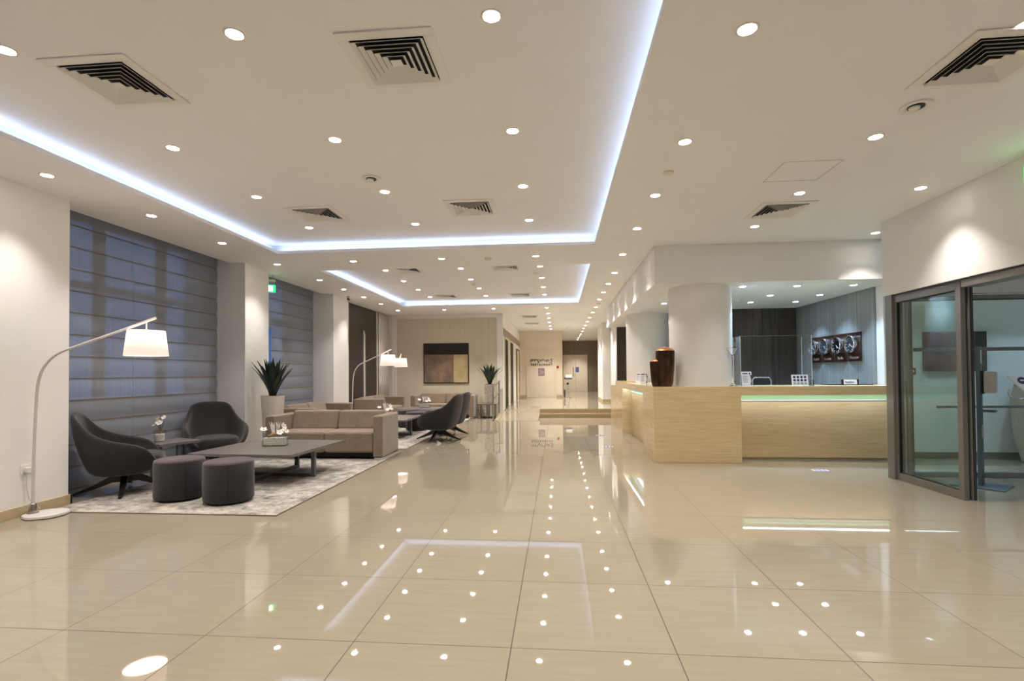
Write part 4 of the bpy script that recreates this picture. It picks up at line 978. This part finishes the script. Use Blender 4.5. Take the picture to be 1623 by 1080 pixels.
MB().box(-.17, .17, -.14, .14, -.015, .015, rot=Matrix.Rotation(math.radians(14), 4, 'X'), off=(.02, 0, .86)).build('tray', M['blackmatte'], t, bevel=.004)
MB().box(-.09, .19, -.012, 0, .88, 1.02).build('menu_card', M['paper'], t)
MB().box(-.17, -.10, .03, .07, .03, .36).build('side_panel', M['plugdark'], t, bevel=.004)

# ================================================================== GLASS DOORS AND VESTIBULE
XD = 4.17
t = thing('sliding_glass_door', 'grey aluminium glass door leaf standing beside the reception counter', 'door', (0, 0, 0), 0, 'automatic glass doors')
m = MB(); m.box(XD-.03, XD+.10, 6.70, 6.83, 0, ZD); m.build('door_post', M['alu'], t, bevel=.004)
y0, y1 = 5.66, 6.70
for q, nm in (((XD, XD+.05, y0, y0+.07, 0, ZD-.005), 'stile'), ((XD, XD+.05, y1-.03, y1, .0, ZD-.005), 'stile'), ((XD, XD+.05, y0+.07, y1-.03, .0, .09), 'bottom_rail'), ((XD, XD+.05, y0+.07, y1-.03, ZD-.10, ZD-.005), 'top_rail')):
    MB().box(*q).build(nm, M['alu'], t, bevel=.003)
m = MB(); m.box(XD+.02, XD+.03, y0+.07, y1-.03, .09, ZD-.10); m.build('glass', M['vglass'], t)
m = MB()
for q in ((XD+.012, XD+.038, y0+.07, y0+.082, .09, ZD-.1), (XD+.012, XD+.038, y1-.042, y1-.03, .09, ZD-.1), (XD+.012, XD+.038, y0+.08, y1-.04, .09, .10), (XD+.012, XD+.038, y0+.08, y1-.04, ZD-.112, ZD-.1)): m.box(*q)
m.build('gasket', M['aludark'], t)
t = thing('sliding_glass_door', 'second glass door leaf drawn back behind the first, showing as a paired stile', 'door', (0, 0, 0), 0, 'automatic glass doors')
XD2 = XD+.066
for q, nm in (((XD2, XD2+.042, 5.64, 5.70, .01, ZD-.005), 'stile'), ((XD2, XD2+.042, 6.55, 6.60, .01, ZD-.005), 'stile'), ((XD2, XD2+.042, 5.70, 6.55, .01, .08), 'bottom_rail'), ((XD2, XD2+.042, 5.70, 6.55, ZD-.09, ZD-.005), 'top_rail')):
    MB().box(*q).build(nm, M['alu'], t, bevel=.003)
m = MB(); m.box(XD2+.02, XD2+.03, 5.70, 6.55, .08, ZD-.09); m.build('glass', M['vglass'], t)
m = MB(); m.box(XD2+.012, XD2+.020, 5.635, 5.64, .01, ZD-.005); m.box(XD2+.030, XD2+.036, 5.635, 5.64, .01, ZD-.005); m.build('gasket', M['aludark'], t)
t = thing('door_track', 'grey aluminium track rail over the open glass entrance', 'rail', (0, 0, 0))
MB().box(XD-.02, XD+.15, 2.62, 5.62, ZD-.09, ZD-.003).build('track', M['alu'], t, bevel=.003); MB().box(XD-.03, XD-.021, 2.62, 6.69, ZD-.02, ZD-.003).build('gasket', M['aludark'], t)
# back screen of the vestibule
t = thing('glass_partition', 'aluminium framed glass partition at the back of the vestibule with horizontal bars', 'partition', (0, 6.87, 0))
X0, X1 = 4.40, 8.09
MB().box(X0, X0+.05, 0, .06, 0, ZD).build('stile', M['alu'], t, bevel=.003); MB().box(X0+.05, X0+.065, .01, .05, .07, ZD-.06).build('gasket', M['aludark'], t)
MB().box(X0+.05, X1, 0, .06, 0, .065).build('bottom_rail', M['alu'], t, bevel=.003); MB().box(X0+.05, X1, 0, .06, ZD-.05, ZD).build('top_rail', M['alu'], t, bevel=.003)
m = MB(); m.box(X0+.065, X1, .025, .033, .065, ZD-.05); m.build('glass', M['vglass'], t)
MB().box(X0+.09, X1, -.04, -.005, 1.585, 1.63).build('push_bar', M['alu'], t, bevel=.003); MB().box(X0+.35, X1, -.03, -.005, .87, .90).build('lower_bar', M['alu'], t, bevel=.003)
MB().box(X0+.065, X1, .02, .04, ZD-.062, ZD-.05).build('gasket', M['aludark'], t)
# painting, alarm and pot behind the glass
t = thing('painting', 'red and brown abstract canvas on the passage wall behind the glass doors', 'painting', (6.01, 8.317, 1.63))
MB().box(-.44, .44, -.05, 0, -.30, .30).build('canvas', M['artgrey'], t, bevel=.004)
MB().box(-.438, -.05, -.052, -.05, -.02, .298).build('red_field', M['artred'], t); MB().box(-.438, .1, -.052, -.05, -.298, -.05).build('brown_field', art_material('art_brown', (76, 24, 20), (118, 42, 34), (140, 66, 52), 3), t)
MB().box(.28, .438, -.052, -.05, 0, .298).build('dark_field', M['artdark'], t)
t = thing('fire_call_point', 'small square red fire call point beside the red painting', 'alarm', (5.405, 8.32, 1.335))
MB().box(-.05, .05, -.035, 0, -.05, .05).build('box', M['red'], t, bevel=.004); MB().box(-.022, .022, -.038, -.035, -.022, .022).build('push_plate', M['white'], t)
t = thing('mosaic_pot', 'big pale mosaic stone jar standing behind the glass partition', 'pot', (6.93, 7.95, 0))
MB().lathe([(.20, 0), (.23, .01), (.31, .35), (.34, .75), (.335, .95), (.30, 1.10)], 48).build('body', M['mosaic'], t, smooth=True)
MB().lathe([(.302, 1.10), (.285, 1.16), (.25, 1.20), (.22, 1.19), (.24, 1.10)], 48, close=False).build('rim', simple('jar_rim', (120, 122, 124), .4), t, smooth=True)
# sanitiser stand
t = thing('sanitiser_stand', 'grey hand sanitiser stand with pale dispenser in the glass vestibule', 'stand', (4.90, 6.40, 0), math.radians(42))
MB().box(-.24, .24, -.24, .24, 0, .012).build('base_plate', M['standgrey'], t, bevel=.002)
MB().box(-.05, .05, -.02, .02, .012, 1.62).build('column', M['standgrey'], t, bevel=.004)
MB().box(-.035, .035, -.0225, -.02, 1.42, 1.58).build('sign_plate', M['whitemetal'], t)
m = MB()
for k in range(4): m.tube([(-.018+k*.012, -.022, .62), (-.021+k*.0135, -.022, .70+.012*(1.5-abs(k-1.5)))], .005, 6)
m.ball((0, -.021, .59), .028, 2, (1, .12, 1.5)); m.tube([(.02, -.022, .57), (.04, -.022, .62)], .006, 6); m.build('hand_logo', M['whitemetal'], t)
MB().box(-.055, .055, -.045, -.02, 1.07, 1.34).build('back_plate', M['black'], t, bevel=.003)
MB().box(-.06, .06, -.15, -.046, 1.08, 1.33).build('dispenser', M['pinkwhite'], t, bevel=.02)
MB().box(-.06, .06, -.14, -.02, .86, .885).build('drip_tray', M['standgrey'], t, bevel=.004)
# tilted sign stand at the doorway
t = thing('sign_stand', 'tilted white notice board with dark round icons on a blue stand by the open doorway', 'sign', (5.36, 6.03, 0), math.radians(-8))
TILT = Matrix.Translation((0, 0, 1.05)) @ Matrix.Rotation(math.radians(-26), 4, 'X')
m = MB(); m.hexa([(-.20, 0, 0), (.30, 0, 0), (.30, .02, 0), (-.20, .02, 0), (-.345, 0, .25), (.30, 0, .25), (.30, .02, .25), (-.345, .02, .25)]); bmesh.ops.transform(m.bm, matrix=TILT, verts=m.bm.verts); m.build('board', M['paper'], t, bevel=.003)
m = MB()
for r_ in range(2):
    for c in range(4): m.lathe([(.042, -.004), (.042, -.001)], 20, (-.225+r_*.06+c*.12, 0, .195-r_*.095), axis='y')
bmesh.ops.transform(m.bm, matrix=TILT, verts=m.bm.verts); m.build('icons', M['ink'], t)
m = MB()
for r_ in range(2):
    for c in range(4): m.box(-.245+r_*.06+c*.12, -.205+r_*.06+c*.12, -.006, -.004, .188-r_*.095, .202-r_*.095)
bmesh.ops.transform(m.bm, matrix=TILT, verts=m.bm.verts); m.build('icon_marks', M['paper'], t)
m = MB(); m.tube([(-.395, 0, 1.13), (-.41, 0, 1.09), (-.385, 0, 1.045), (-.30, 0, 1.022), (-.225, 0, 1.035), (-.19, 0, 1.07), (-.185, 0, 1.10)], .010, 10); m.build('hook', M['chrome'], t, smooth=True)
MB().box(-.19, .22, -.012, .012, .70, 1.04).build('blue_panel', M['blueprint'], t, bevel=.01); MB().box(.10, .14, .013, .05, .0, 1.06).build('post', M['alu'], t); MB().box(-.02, .26, -.1, .2, 0, .012).build('base_plate', M['alu'], t)
# floor stickers
for k, (x, y, w) in enumerate(((.91, 11.08, 'further from the camera, in the aisle by the counter'), (.90, 9.40, 'closer one in the aisle beside the counter'), (3.54, 7.27, 'in front of the long counter panel'))):
    t = thing('floor_sticker', 'round grey distance sticker, '+w, 'floor marking', (x, y, 0), 0, 'distance stickers')
    MB().lathe([(.115, .0004), (.115, .0012)], 36).build('disc', M['marker'], t)
    m = MB(); 
    for s in (-1, 1): m.ball((s*.03, .012, .0012), .03, 2, (.5, 1.2, .012)); m.ball((s*.03, -.04, .0012), .018, 2, (.6, .8, .012))
    for a in (0, PI): m.box(.075, .10, -.045, .045, .0011, .0018, rot=Matrix.Rotation(a, 4, 'Z'))
    m.build('footprints', M['paper'], t)

# ================================================================== WORLD, CAMERA, VIEW
w = bpy.data.worlds.new('dusk'); bpy.context.scene.world = w; w.use_nodes = True
nt = w.node_tree; bg = nt.nodes['Background']
tc = nt.nodes.new('ShaderNodeTexCoord'); sp = nt.nodes.new('ShaderNodeSeparateXYZ'); r = nt.nodes.new('ShaderNodeValToRGB')
nt.links.new(tc.outputs['Generated'], sp.inputs[0]); nt.links.new(sp.outputs[2], r.inputs['Fac'])
r.color_ramp.elements[0].position = .0; r.color_ramp.elements[0].color = (.10, .17, .34, 1); r.color_ramp.elements[1].position = .5; r.color_ramp.elements[1].color = (.06, .11, .26, 1)
nt.links.new(r.outputs[0], bg.inputs['Color']); bg.inputs['Strength'].default_value = 1.25

F, YAW, PIT, ROL, CYP, H = 806.52, .08875, .0161, -.00797, 578.76, 1.3535
f = Vector((-math.sin(YAW)*math.cos(PIT), math.cos(YAW)*math.cos(PIT), math.sin(PIT)))
r0 = Vector((math.cos(YAW), math.sin(YAW), 0)); u0 = r0.cross(f)
rr = r0*math.cos(ROL)+u0*math.sin(ROL); uu = rr.cross(f)
cam = bpy.data.cameras.new('camera'); co = bpy.data.objects.new('camera', cam); C.objects.link(co)
co.matrix_world = Matrix(((rr.x, uu.x, -f.x, 0), (rr.y, uu.y, -f.y, 0), (rr.z, uu.z, -f.z, H), (0, 0, 0, 1)))
cam.sensor_fit = 'HORIZONTAL'; cam.sensor_width = 36; cam.lens = F/1623*36; cam.shift_y = (CYP-540)/1623; cam.clip_start = .05; cam.clip_end = 200
sc = bpy.context.scene; sc.camera = co
vs = sc.view_settings; vs.view_transform = 'Standard'; vs.look = 'None'; vs.gamma = 1; vs.exposure = 0.63; vs.use_curve_mapping = False
